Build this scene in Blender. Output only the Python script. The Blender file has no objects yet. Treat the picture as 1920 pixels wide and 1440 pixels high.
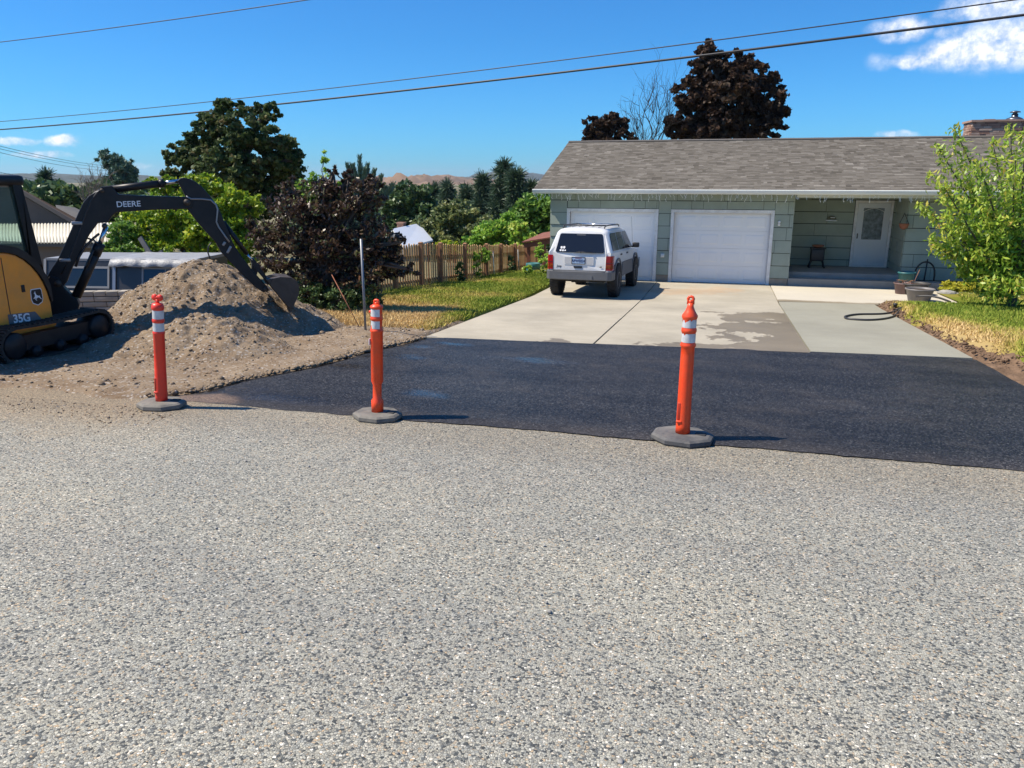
import bpy, bmesh, math, random
import numpy as np
from mathutils import Vector, Matrix

random.seed(7)
RNG = np.random.default_rng(11)
scene = bpy.context.scene
COL = scene.collection
R = math.radians

# ------------------------------------------------------------------ camera
CAM_H, PITCH, HEAD, FPX = 1.72, math.atan(385/1440), R(15.4), 1440.0
cam_data = bpy.data.cameras.new("camera")
cam = bpy.data.objects.new("camera", cam_data)
COL.objects.link(cam)
cam.location = (0, 0, CAM_H)
cam.rotation_euler = (R(90)-PITCH, 0, HEAD)
cam_data.sensor_width = 36
cam_data.lens = 36*FPX/1920
cam_data.clip_end = 30000
cam_data.clip_start = 0.05
scene.camera = cam

# ------------------------------------------------------------------ world, sun, exposure
SUN_EL = R(54)
SUN_DIR = Vector((-math.cos(HEAD)*math.cos(SUN_EL), -math.sin(HEAD)*math.cos(SUN_EL), math.sin(SUN_EL)))
world = bpy.data.worlds.new("World")
scene.world = world
world.use_nodes = True
wn, wl = world.node_tree.nodes, world.node_tree.links
wn.clear()
sky = wn.new("ShaderNodeTexSky")
sky.sky_type = 'NISHITA'
sky.sun_disc = False
sky.sun_elevation = SUN_EL
sky.sun_rotation = math.atan2(SUN_DIR.x, SUN_DIR.y)
sky.altitude = 300
sky.air_density = 1.0
sky.dust_density = 0.3
sky.ozone_density = 2.0
SKY_STRENGTH = 0.112
# sun lamp
sd = bpy.data.lights.new("sun", 'SUN')
sd.energy = 5.0
sd.angle = R(0.53)
sd.color = (1.0, 0.905, 0.76)
sun = bpy.data.objects.new("sun", sd)
COL.objects.link(sun)
sun.location = (-20, -6, 30)
sun.rotation_euler = SUN_DIR.to_track_quat('Z', 'Y').to_euler()

vs = scene.view_settings
vs.view_transform = 'Standard'
vs.look = 'None'
vs.exposure = 0.5
vs.gamma = 1.0
vs.use_curve_mapping = False
scene.render.engine = 'CYCLES'
scene.cycles.use_denoising = True
scene.cycles.max_bounces = 6
scene.cycles.transparent_max_bounces = 8
scene.cycles.caustics_reflective = False
scene.cycles.caustics_refractive = False

# ------------------------------------------------------------------ pixel helpers (a point of the 1920x1440 photograph -> a place)
_fh = np.array([-math.sin(HEAD), math.cos(HEAD), 0]); _rt = np.array([math.cos(HEAD), math.sin(HEAD), 0]); _up = np.array([0, 0, 1.0])
_fw = _fh*math.cos(PITCH)-_up*math.sin(PITCH); _cu = _up*math.cos(PITCH)+_fh*math.sin(PITCH)
_C = np.array([0, 0, CAM_H])
def ray(x, y):
    d = _fw*FPX+_rt*(x-960)+_cu*(720-y)
    return d/np.linalg.norm(d)
def at_y(x, y, Y):
    d = ray(x, y); return _C+d*(Y/d[1])
def at_x(x, y, X):
    d = ray(x, y); return _C+d*(X/d[0])
def px_m(Y, x=960):
    """photo pixels per metre at depth of world Y along that column"""
    p = at_y(x, 500, Y); return FPX/float((p-_C) @ _fw)
def gp(x, y):
    d = ray(x, y); t = 1.0
    lo, hi = 0.5, 400.0
    for _ in range(60):
        m = (lo+hi)/2; p = _C+d*m
        if p[2] > float(gz(p[0], p[1])): lo = m
        else: hi = m
    return _C+d*lo

def sstep(a, b, x):
    t = np.clip((np.asarray(x, float)-a)/(b-a), 0, 1); return t*t*(3-2*t)
def gz(x, y):
    x = np.asarray(x, float); y = np.asarray(y, float)
    yy = np.maximum(y, -14)
    h = np.where(yy < 17.5, -.055*yy, -.9625-.026*(np.clip(yy, 17.5, 21.8)-17.5))
    h = h-.11*np.clip(yy-36, 0, 55)
    l = -.055*np.minimum(yy, 32)-.13*np.clip(yy-32, 0, 45)-.03*np.clip(yy-77, 0, 60)
    w = sstep(-7.5, -4.5, x)*(1-sstep(30, 45, yy))
    return l*(1-w)+h*w

# ------------------------------------------------------------------ numpy value noise
_tab = RNG.random((64, 64))
def vnoise(x, y, f=1.0):
    x = np.asarray(x)*f+100.3; y = np.asarray(y)*f+57.7
    xi = np.floor(x).astype(int); yi = np.floor(y).astype(int)
    u = x-xi; v = y-yi; u = u*u*(3-2*u); v = v*v*(3-2*v)
    a = _tab[xi % 64, yi % 64]; b = _tab[(xi+1) % 64, yi % 64]; c = _tab[xi % 64, (yi+1) % 64]; d = _tab[(xi+1) % 64, (yi+1) % 64]
    return (a*(1-u)+b*u)*(1-v)+(c*(1-u)+d*u)*v
def fbm(x, y, f=1.0, o=4, g=.5):
    s = 0; a = 1; n = 0
    for k in range(o):
        s = s+a*vnoise(np.asarray(x)+k*7.1, np.asarray(y)-k*3.7, f*2**k); n += a; a *= g
    return s/n-.5

# ------------------------------------------------------------------ materials
def nodes_of(name):
    m = bpy.data.materials.new(name); m.use_nodes = True
    nt = m.node_tree; b = nt.nodes["Principled BSDF"]
    return m, nt, b
def N(nt, typ, **kw):
    n = nt.nodes.new(typ)
    for k, v in kw.items():
        if k in n.inputs: n.inputs[k].default_value = v
        else: setattr(n, k, v)
    return n
def ramp(nt, fac, stops, interp='LINEAR'):
    r = nt.nodes.new("ShaderNodeValToRGB"); cr = r.color_ramp; cr.interpolation = interp
    while len(cr.elements) < len(stops): cr.elements.new(0.5)
    for e, (p, c) in zip(cr.elements, stops):
        e.position = p; e.color = (*c, 1) if len(c) == 3 else c
    nt.links.new(fac, r.inputs[0]); return r.outputs[0]
def mixc(nt, fac, a, b, mode='MIX'):
    m = nt.nodes.new("ShaderNodeMix"); m.data_type = 'RGBA'; m.blend_type = mode
    for sock, v in ((m.inputs[0], fac), (m.inputs[6], a), (m.inputs[7], b)):
        if isinstance(v, (int, float)): sock.default_value = v
        elif isinstance(v, (tuple, list)): sock.default_value = (*v, 1) if len(v) == 3 else v
        else: nt.links.new(v, sock)
    return m.outputs[2]
def coords(nt, kind='Object'):
    return nt.nodes.new("ShaderNodeTexCoord").outputs[kind]
def world_pos(nt):
    return nt.nodes.new("ShaderNodeNewGeometry").outputs['Position']
def noise_n(nt, vec, scale, detail=4, rough=.55):
    n = N(nt, "ShaderNodeTexNoise", Scale=scale, Detail=detail, Roughness=rough)
    nt.links.new(vec, n.inputs['Vector']); return n.outputs['Fac']
def bump(nt, b, height, strength, dist=.01, prev=None):
    n = N(nt, "ShaderNodeBump", Strength=strength, Distance=dist)
    nt.links.new(height, n.inputs['Height'])
    if prev is not None: nt.links.new(prev, n.inputs['Normal'])
    nt.links.new(n.outputs[0], b.inputs['Normal']); return n.outputs[0]
def pm(name, col, rough=.6, metal=0., var=.0, vscale=6., bumps=None, spec=.5, dirt=None, coat=0):
    """principled material with noise variation of its colour, an optional relief and an optional dirt tint"""
    m, nt, b = nodes_of(name)
    b.inputs['Roughness'].default_value = rough
    b.inputs['Metallic'].default_value = metal
    b.inputs['Specular IOR Level'].default_value = spec
    b.inputs['Coat Weight'].default_value = coat
    b.inputs['Base Color'].default_value = (*col, 1)
    v = None
    if var or bumps or dirt: v = world_pos(nt)
    out = None
    if var:
        f = noise_n(nt, v, vscale, 5)
        lo = tuple(max(0, c*(1-var)) for c in col); hi = tuple(min(1, c*(1+var)) for c in col)
        out = ramp(nt, f, [(.25, lo), (.75, hi)])
    if dirt:
        dc, ds, da = dirt
        f = noise_n(nt, v, ds, 6, .65)
        f = ramp(nt, f, [(.5-.1, (0, 0, 0)), (.72, (da, da, da))])
        out = mixc(nt, f, out if out is not None else col, dc)
    if out is not None: nt.links.new(out, b.inputs['Base Color'])
    if bumps:
        bs, st, ds = bumps
        bump(nt, b, noise_n(nt, v, bs, 5, .6), st, ds)
    return m
def leaf_mat(name, stops, trans=.3, rough=.45, tcol=None, gain=1.4, spec=.4):
    """leaf colours spread over the faces' own random value"""
    m, nt, b = nodes_of(name)
    a = N(nt, "ShaderNodeAttribute", attribute_name="tint")
    c = ramp(nt, a.outputs['Fac'], [(q, tuple(min(.6, gain*x) for x in cc)) for q, cc in stops])
    nt.links.new(c, b.inputs['Base Color'])
    b.inputs['Roughness'].default_value = rough
    b.inputs['Specular IOR Level'].default_value = spec
    t = nt.nodes.new("ShaderNodeBsdfTranslucent")
    if tcol: nt.links.new(mixc(nt, 1.0, c, tcol, 'MULTIPLY'), t.inputs[0])
    else: nt.links.new(c, t.inputs[0])
    mx = N(nt, "ShaderNodeMixShader"); mx.inputs[0].default_value = trans
    nt.links.new(b.outputs[0], mx.inputs[1]); nt.links.new(t.outputs[0], mx.inputs[2])
    nt.links.new(mx.outputs[0], nt.nodes["Material Output"].inputs[0])
    return m

# ------------------------------------------------------------------ mesh helpers
class MB:
    def __init__(s): s.v = []; s.f = []; s.sm = []
    def add(s, vs_, fs, smooth=False):
        o = len(s.v); s.v += [tuple(map(float, p)) for p in vs_]
        s.f += [tuple(i+o for i in f) for f in fs]; s.sm += [smooth]*len(fs); return s
    def box(s, c, d, rot=None, taper=None):
        """centre, full size, optional 3x3 rotation; taper scales the top face"""
        tx, ty = taper or (1, 1)
        P = [Vector((x*d[0]/2*(tx if z > 0 else 1), y*d[1]/2*(ty if z > 0 else 1), z*d[2]/2)) for x, y, z in
             ((-1,-1,-1),(1,-1,-1),(1,1,-1),(-1,1,-1),(-1,-1,1),(1,-1,1),(1,1,1),(-1,1,1))]
        if rot is not None: P = [rot @ p for p in P]
        return s.add([p+Vector(c) for p in P], [(3,2,1,0),(4,5,6,7),(0,1,5,4),(1,2,6,5),(2,3,7,6),(3,0,4,7)])
    def bbox(s, x0, x1, y0, y1, z0, z1):
        return s.box(((x0+x1)/2, (y0+y1)/2, (z0+z1)/2), (x1-x0, y1-y0, z1-z0))
    def rbox(s, c, d, r=.02, rot=None):
        """box with chamfered edges"""
        bm = bmesh.new(); bmesh.ops.create_cube(bm, size=1)
        for v in bm.verts: v.co = Vector((v.co.x*d[0], v.co.y*d[1], v.co.z*d[2]))
        bmesh.ops.bevel(bm, geom=list(bm.edges), offset=r, segments=2, affect='EDGES', profile=.6)
        M = rot.to_4x4() if rot is not None else Matrix()
        M = Matrix.Translation(Vector(c)) @ M
        bm.verts.ensure_lookup_table()
        vs_ = [M @ v.co for v in bm.verts]; fs = [tuple(v.index for v in f.verts) for f in bm.faces]
        bm.free(); return s.add(vs_, fs, True)
    def tube(s, pts, r, n=8, caps=True, smooth=True):
        pts = [Vector(p) for p in pts]; rr = r if isinstance(r, (list, tuple)) else [r]*len(pts)
        ring = []; prev = None
        for i, p in enumerate(pts):
            t = (pts[min(i+1, len(pts)-1)]-pts[max(i-1, 0)]).normalized()
            if prev is None:
                a = Vector((0, 0, 1)) if abs(t.z) < .9 else Vector((1, 0, 0)); u = t.cross(a).normalized()
            else:
                u = (prev-t*prev.dot(t)).normalized()
            prev = u; w = t.cross(u)
            ring.append([p+(u*math.cos(2*math.pi*k/n)+w*math.sin(2*math.pi*k/n))*rr[i] for k in range(n)])
        V = [q for rg in ring for q in rg]; F = []
        for i in range(len(pts)-1):
            for k in range(n):
                F.append((i*n+k, i*n+(k+1) % n, (i+1)*n+(k+1) % n, (i+1)*n+k))
        if caps: F.append(tuple(range(n-1, -1, -1))); F.append(tuple((len(pts)-1)*n+k for k in range(n)))
        return s.add(V, F, smooth)
    def lathe(s, prof, c=(0, 0, 0), n=20, M=None, smooth=True, cap=True):
        """prof: list of (radius, height) revolved round z"""
        V = []; F = []
        for r_, z_ in prof:
            for k in range(n):
                a = 2*math.pi*k/n; V.append(Vector((r_*math.cos(a), r_*math.sin(a), z_)))
        for i in range(len(prof)-1):
            for k in range(n): F.append((i*n+k, i*n+(k+1) % n, (i+1)*n+(k+1) % n, (i+1)*n+k))
        if cap: F.append(tuple(range(n-1, -1, -1))); F.append(tuple((len(prof)-1)*n+k for k in range(n)))
        if M is not None: V = [M @ v for v in V]
        return s.add([v+Vector(c) for v in V], F, smooth)
    def prism(s, poly, a, b):
        """poly: 3d points of one side; a, b: offset vectors of the two sides"""
        n = len(poly); a = Vector(a); b = Vector(b)
        V = [Vector(p)+a for p in poly]+[Vector(p)+b for p in poly]
        F = [tuple(range(n)), tuple(range(2*n-1, n-1, -1))]+[(k+n, (k+1) % n+n, (k+1) % n, k) for k in range(n)]
        return s.add(V, F)
    def grid(s, P, smooth=True):
        """P: rows of points"""
        m = len(P[0]); V = [p for r_ in P for p in r_]
        F = [(i*m+j, i*m+j+1, (i+1)*m+j+1, (i+1)*m+j) for i in range(len(P)-1) for j in range(m-1)]
        return s.add(V, F, smooth)
    def build(s, name, mat, parent=None, loc=None, recalc=True):
        me = bpy.data.meshes.new(name); me.from_pydata(s.v, [], s.f)
        me.polygons.foreach_set("use_smooth", s.sm)
        if recalc:
            bm = bmesh.new(); bm.from_mesh(me); bmesh.ops.recalc_face_normals(bm, faces=bm.faces); bm.to_mesh(me); bm.free()
        me.materials.append(mat); me.update()
        o = bpy.data.objects.new(name, me); COL.objects.link(o)
        if parent is not None: o.parent = parent
        if loc is not None: o.location = loc
        return o
def np_mesh(name, V, F, mat, parent=None, tint=None, smooth=False):
    """V (n,3), F (m,k) arrays -> object; tint: one value per face"""
    me = bpy.data.meshes.new(name); V = np.asarray(V, np.float32); F = np.asarray(F, np.int32)
    m, k = F.shape
    me.vertices.add(len(V)); me.vertices.foreach_set("co", V.ravel())
    me.loops.add(m*k); me.loops.foreach_set("vertex_index", F.ravel())
    me.polygons.add(m); me.polygons.foreach_set("loop_start", np.arange(0, m*k, k, dtype=np.int32))
    if smooth: me.polygons.foreach_set("use_smooth", np.ones(m, bool))
    me.update(calc_edges=True)
    if tint is not None:
        a = me.attributes.new("tint", 'FLOAT', 'FACE'); a.data.foreach_set("value", np.asarray(tint, np.float32))
    me.materials.append(mat); me.validate()
    o = bpy.data.objects.new(name, me); COL.objects.link(o)
    if parent is not None: o.parent = parent
    return o
def grid_mesh(name, X, Y, Z, mat, parent=None, vtint=None):
    """regular sheet from 2d arrays"""
    a, b = X.shape
    i = np.arange(a*b).reshape(a, b)
    F = np.stack([i[:-1, :-1], i[1:, :-1], i[1:, 1:], i[:-1, 1:]], -1).reshape(-1, 4)
    o = np_mesh(name, np.stack([X, Y, Z], -1).reshape(-1, 3), F, mat, parent, smooth=True)
    me = o.data
    if me.polygons[0].normal.z < 0: me.flip_normals()
    if vtint is not None:
        t = me.attributes.new("tint", 'FLOAT', 'POINT'); t.data.foreach_set("value", vtint.astype(np.float32).ravel())
    return o
def tag(o, label=None, cat=None, group=None, kind=None):
    if label: o["label"] = label
    if cat: o["category"] = cat
    if group: o["group"] = group
    if kind: o["kind"] = kind
    return o
def empty(name, loc=(0, 0, 0), label=None, cat=None, group=None, kind=None, rz=0):
    o = bpy.data.objects.new(name, None); COL.objects.link(o); o.location = loc; o.rotation_euler.z = rz
    o.empty_display_size = .2
    return tag(o, label, cat, group, kind)
def keep_world(child, parent):
    """parent a mesh whose vertices are already in world space"""
    child.parent = parent; child.matrix_parent_inverse = Matrix.Translation(parent.location).inverted() if parent.rotation_euler.z == 0 else (Matrix.Translation(parent.location) @ Matrix.Rotation(parent.rotation_euler.z, 4, 'Z')).inverted()
    return child
def text_mesh(name, body, size, mat, M, parent=None, depth=.002, bold=.0, align='CENTER', shear=0):
    cu = bpy.data.curves.new(name, 'FONT'); cu.body = body; cu.size = size; cu.extrude = depth; cu.offset = bold
    cu.align_x = align; cu.align_y = 'CENTER'; cu.shear = shear
    t = bpy.data.objects.new(name, cu); COL.objects.link(t)
    dg = bpy.context.evaluated_depsgraph_get(); me = bpy.data.meshes.new_from_object(t.evaluated_get(dg))
    bpy.data.objects.remove(t)
    me.transform(M); me.materials.clear(); me.materials.append(mat)
    o = bpy.data.objects.new(name, me); COL.objects.link(o)
    if parent is not None: o.parent = parent
    return o
def frame(ex, ey, o):
    ex = Vector(ex).normalized(); ey = Vector(ey).normalized(); ez = ex.cross(ey).normalized()
    return Matrix(((ex.x, ey.x, ez.x, o[0]), (ex.y, ey.y, ez.y, o[1]), (ex.z, ey.z, ez.z, o[2]), (0, 0, 0, 1)))
# ------------------------------------------------------------------ sky colour and clouds (by direction, all round)
def build_world():
    nt = world.node_tree
    d = nt.nodes.new("ShaderNodeTexCoord").outputs['Generated']
    nrm = N(nt, "ShaderNodeVectorMath", operation='NORMALIZE'); nt.links.new(d, nrm.inputs[0])
    nz = N(nt, "ShaderNodeTexNoise", Scale=26.0, Detail=6.0, Roughness=.6); nt.links.new(nrm.outputs[0], nz.inputs['Vector'])
    off = N(nt, "ShaderNodeVectorMath", operation='SUBTRACT'); nt.links.new(nz.outputs['Color'], off.inputs[0]); off.inputs[1].default_value = (.5, .5, .5)
    sc = N(nt, "ShaderNodeVectorMath", operation='SCALE'); nt.links.new(off.outputs[0], sc.inputs[0]); sc.inputs['Scale'].default_value = .02
    ad = N(nt, "ShaderNodeVectorMath", operation='ADD'); nt.links.new(nrm.outputs[0], ad.inputs[0]); nt.links.new(sc.outputs[0], ad.inputs[1])
    dirs = []
    for cx, cy, a, b, den in ((1880, 84, 90, 40, 1.0), (1800, 98, 75, 27, 1.0), (1722, 111, 52, 13, .95), (1694, 53, 50, 19, .9), (1885, 8, 75, 30, .9), (1800, 22, 40, 18, .7), (1782, 58, 22, 12, .5), (1680, 253, 32, 8, .7),
                              (25, 265, 42, 7, .7), (118, 267, 30, 11, .9), (75, 293, 48, 7, .9), (262, 313, 22, 5, .4), (1650, 116, 26, 16, .28)):
        dirs.append((Vector(ray(cx, cy)), a/FPX, b/FPX, den))
    rnd = random.Random(3)
    for k in range(9):                      # the same kind of small clouds go on round the rest of the sky
        az = R(70+k*27+rnd.uniform(-8, 8)); el = R(rnd.uniform(5, 24))
        dirs.append((Vector((math.sin(az)*math.cos(el), math.cos(az)*math.cos(el), math.sin(el))), rnd.uniform(.04, .11), rnd.uniform(.01, .03), .9))
    acc = None
    for c, a, b, den in dirs:
        r_ = c.cross(Vector((0, 0, 1))).normalized(); u = r_.cross(c).normalized()
        comb = N(nt, "ShaderNodeCombineXYZ")
        for i, ax in enumerate((r_/a, u/b)):
            dt = N(nt, "ShaderNodeVectorMath", operation='DOT_PRODUCT'); nt.links.new(ad.outputs[0], dt.inputs[0]); dt.inputs[1].default_value = ax
            nt.links.new(dt.outputs['Value'], comb.inputs[i])
        fr = N(nt, "ShaderNodeVectorMath", operation='DOT_PRODUCT'); nt.links.new(nrm.outputs[0], fr.inputs[0]); fr.inputs[1].default_value = c
        back = N(nt, "ShaderNodeMath", operation='LESS_THAN'); nt.links.new(fr.outputs['Value'], back.inputs[0]); back.inputs[1].default_value = 0
        b9 = N(nt, "ShaderNodeMath", operation='MULTIPLY'); nt.links.new(back.outputs[0], b9.inputs[0]); b9.inputs[1].default_value = 99
        nt.links.new(b9.outputs[0], comb.inputs[2])
        ln = N(nt, "ShaderNodeVectorMath", operation='LENGTH'); nt.links.new(comb.outputs[0], ln.inputs[0])
        mr = N(nt, "ShaderNodeMapRange", interpolation_type='SMOOTHSTEP'); nt.links.new(ln.outputs['Value'], mr.inputs[0])
        mr.inputs[1].default_value = 1.15; mr.inputs[2].default_value = .35; mr.inputs[3].default_value = 0; mr.inputs[4].default_value = den
        if acc is None: acc = mr.outputs[0]
        else:
            mx = N(nt, "ShaderNodeMath", operation='MAXIMUM'); nt.links.new(acc, mx.inputs[0]); nt.links.new(mr.outputs[0], mx.inputs[1]); acc = mx.outputs[0]
    n2 = N(nt, "ShaderNodeTexNoise", Scale=42.0, Detail=7.0, Roughness=.62); nt.links.new(nrm.outputs[0], n2.inputs['Vector'])
    m2 = N(nt, "ShaderNodeMapRange"); nt.links.new(n2.outputs['Fac'], m2.inputs[0]); m2.inputs[1].default_value = .3; m2.inputs[2].default_value = .62; m2.inputs[3].default_value = .12; m2.inputs[4].default_value = 1.25
    den = N(nt, "ShaderNodeMath", operation='MULTIPLY', use_clamp=True); nt.links.new(acc, den.inputs[0]); nt.links.new(m2.outputs[0], den.inputs[1])
    sz = N(nt, "ShaderNodeSeparateXYZ"); nt.links.new(nrm.outputs[0], sz.inputs[0])
    grade = ramp(nt, sz.outputs[2], [(0, (.19, .56, 1.0)), (.16, (.165, .54, .93)), (.4, (.19, .58, .98))])      # deep clear mountain blue, alike on all sides
    gs = N(nt, "ShaderNodeVectorMath", operation='SCALE'); nt.links.new(grade, gs.inputs[0]); gs.inputs['Scale'].default_value = 1.02
    k = 1/SKY_STRENGTH
    shade = ramp(nt, n2.outputs['Fac'], [(.36, (.50*k, .56*k, .68*k)), (.62, (.80*k, .83*k, .88*k))])
    col = mixc(nt, den.outputs[0], mixc(nt, 1.0, sky.outputs[0], gs.outputs[0], 'MULTIPLY'), shade)
    bg = nt.nodes.new("ShaderNodeBackground"); nt.links.new(col, bg.inputs[0]); bg.inputs[1].default_value = SKY_STRENGTH
    out = nt.nodes.new("ShaderNodeOutputWorld"); nt.links.new(bg.outputs[0], out.inputs[0])
build_world()

# ================================================================== THE GROUND
def stones_mat(name, scale, cols, binder, binder_w, rough, bump_s, bump_d, tints=None, fine=0):
    """small stones set in a binder: every cell of a Voronoi pattern is one stone"""
    m, nt, b = nodes_of(name)
    p = world_pos(nt)
    p0_ = p
    wn_ = N(nt, "ShaderNodeTexNoise", Scale=scale*1.1, Detail=2.0); nt.links.new(p, wn_.inputs['Vector'])
    wo = N(nt, "ShaderNodeVectorMath", operation='MULTIPLY_ADD'); nt.links.new(wn_.outputs['Color'], wo.inputs[0]); wo.inputs[1].default_value = (.9/scale,)*3; nt.links.new(p, wo.inputs[2]); p = wo.outputs[0]
    v = N(nt, "ShaderNodeTexVoronoi", Scale=scale, Randomness=1.0); nt.links.new(p, v.inputs['Vector'])
    sep = N(nt, "ShaderNodeSeparateColor"); nt.links.new(v.outputs['Color'], sep.inputs[0])
    c = ramp(nt, sep.outputs[0], cols)
    v2 = N(nt, "ShaderNodeTexVoronoi", Scale=scale, Randomness=1.0, feature='DISTANCE_TO_EDGE'); nt.links.new(p, v2.inputs['Vector'])
    edge = ramp(nt, v2.outputs['Distance'], [(.0, (1, 1, 1)), (binder_w, (0, 0, 0))])
    c = mixc(nt, edge, c, binder)
    p = p0_
    big = noise_n(nt, p, .55, 5, .6)
    c = mixc(nt, 1.0, c, ramp(nt, big, [(.3, (.86, .87, .88)), (.7, (1.1, 1.07, 1.02))]), 'MULTIPLY')
    if tints:
        for fn in tints: c = fn(nt, p, c)
    nt.links.new(c, b.inputs['Base Color'])
    b.inputs['Roughness'].default_value = rough
    h = N(nt, "ShaderNodeMath", operation='MULTIPLY_ADD'); nt.links.new(sep.outputs[1], h.inputs[0]); h.inputs[1].default_value = .5
    dm = N(nt, "ShaderNodeMath", operation='MINIMUM'); nt.links.new(v2.outputs['Distance'], dm.inputs[0]); dm.inputs[1].default_value = .14
    nt.links.new(dm.outputs[0], h.inputs[2])
    bump(nt, b, h.outputs[0], bump_s, bump_d)
    return m, nt, b
def band_y(nt, p, y0, y1, soft, wob=.25, wsc=1.3):
    """mask that is 1 where y0 < y < y1 with a wandering soft edge"""
    s = N(nt, "ShaderNodeSeparateXYZ"); nt.links.new(p, s.inputs[0])
    nz = noise_n(nt, p, wsc, 6, .65)
    a = N(nt, "ShaderNodeMath", operation='MULTIPLY_ADD'); nt.links.new(nz, a.inputs[0]); a.inputs[1].default_value = wob*2; nt.links.new(s.outputs[1], a.inputs[2])
    r1 = N(nt, "ShaderNodeMapRange", interpolation_type='SMOOTHSTEP'); nt.links.new(a.outputs[0], r1.inputs[0]); r1.inputs[1].default_value = y0+wob-soft; r1.inputs[2].default_value = y0+wob+soft
    r2 = N(nt, "ShaderNodeMapRange", interpolation_type='SMOOTHSTEP'); nt.links.new(a.outputs[0], r2.inputs[0]); r2.inputs[1].default_value = y1+wob+soft; r2.inputs[2].default_value = y1+wob-soft
    m_ = N(nt, "ShaderNodeMath", operation='MULTIPLY'); nt.links.new(r1.outputs[0], m_.inputs[0]); nt.links.new(r2.outputs[0], m_.inputs[1])
    return m_.outputs[0]
def road_dust(nt, p, c):
    m_ = band_y(nt, p, 5.3, 7.5, .5)
    sx = N(nt, "ShaderNodeSeparateXYZ"); nt.links.new(p, sx.inputs[0])
    lf = N(nt, "ShaderNodeMapRange", interpolation_type='SMOOTHSTEP'); nt.links.new(sx.outputs[0], lf.inputs[0]); lf.inputs[1].default_value = -3.6; lf.inputs[2].default_value = -5.4
    m3 = band_y(nt, p, 4.75, 7.5, .6, .5, 2.2)
    m4 = N(nt, "ShaderNodeMath", operation='MULTIPLY'); nt.links.new(lf.outputs[0], m4.inputs[0]); nt.links.new(m3, m4.inputs[1])
    c = mixc(nt, m4.outputs[0], c, mixc(nt, .22, mixc(nt, 1.0, c, (1.0, .88, .74), 'MULTIPLY'), (.26, .20, .14)))
    f = N(nt, "ShaderNodeMath", operation='MULTIPLY'); nt.links.new(m_, f.inputs[0]); f.inputs[1].default_value = .6
    c = mixc(nt, f.outputs[0], c, mixc(nt, .08, mixc(nt, 1.0, c, (.84, .75, .64), 'MULTIPLY'), (.22, .17, .12)))
    # thin tyre-worn darker streaks running along the road and rusty flecks
    mp = N(nt, "ShaderNodeMapping"); nt.links.new(p, mp.inputs[0]); mp.inputs['Scale'].default_value = (.16, 1.0, 1)
    c = mixc(nt, 1.0, c, ramp(nt, noise_n(nt, mp.outputs[0], 1.1, 5, .6), [(.32, (1.0, 1.0, 1.01)), (.5, (1.1, 1.1, 1.09)), (.7, (1.2, 1.19, 1.15))]), 'MULTIPLY')
    c = mixc(nt, ramp(nt, noise_n(nt, p, 1.7, 6, .7), [(.62, (0, 0, 0)), (.76, (.15, .15, .15))]), c, (.15, .14, .12))
    r_ = noise_n(nt, p, 9, 3, .7)
    fl = ramp(nt, r_, [(.70, (0, 0, 0)), (.76, (.5, .5, .5))])
    return mixc(nt, fl, c, (.30, .2, .14))
M_road, _, _ = stones_mat("chip_seal", 104, [(0, (.035, .042, .045)), (.15, (.12, .13, .128)), (.30, (.28, .27, .23)), (.50, (.41, .395, .325)), (.64, (.27, .278, .258)), (.78, (.47, .455, .385)), (.88, (.34, .335, .295)), (.94, (.43, .32, .20)), (1, (.74, .72, .64))],
                          (.075, .068, .055), .07, .8, 1.0, .009, [road_dust])
def asph_wear(nt, p, c):
    """roller bands across the apron, dust trodden in from its edges"""
    mp = N(nt, "ShaderNodeMapping"); nt.links.new(p, mp.inputs[0]); mp.inputs['Scale'].default_value = (.22, 1.5, 1)
    c = mixc(nt, 1.0, c, ramp(nt, noise_n(nt, mp.outputs[0], 1.2, 4, .55), [(.35, (.72, .72, .74)), (.65, (1.25, 1.25, 1.25))]), 'MULTIPLY')
    d = ramp(nt, noise_n(nt, p, 1.4, 6, .68), [(.50, (0, 0, 0)), (.75, (.22, .22, .22))])
    c = mixc(nt, d, c, (.15, .125, .10))
    e = band_y(nt, p, 4.5, 6.2, .22, .22, 2.5); f = N(nt, "ShaderNodeMath", operation='MULTIPLY'); nt.links.new(e, f.inputs[0]); f.inputs[1].default_value = .12
    return mixc(nt, f.outputs[0], c, (.17, .14, .11))
M_asphalt, nt, b = stones_mat("fresh_asphalt", 84, [(0, (.008, .008, .0085)), (.45, (.019, .019, .0205)), (.78, (.05, .05, .053)), (.95, (.08, .08, .083)), (1, (.14, .14, .14))], (.007, .007, .0075), .08, .5, .8, .007, [asph_wear])
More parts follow.
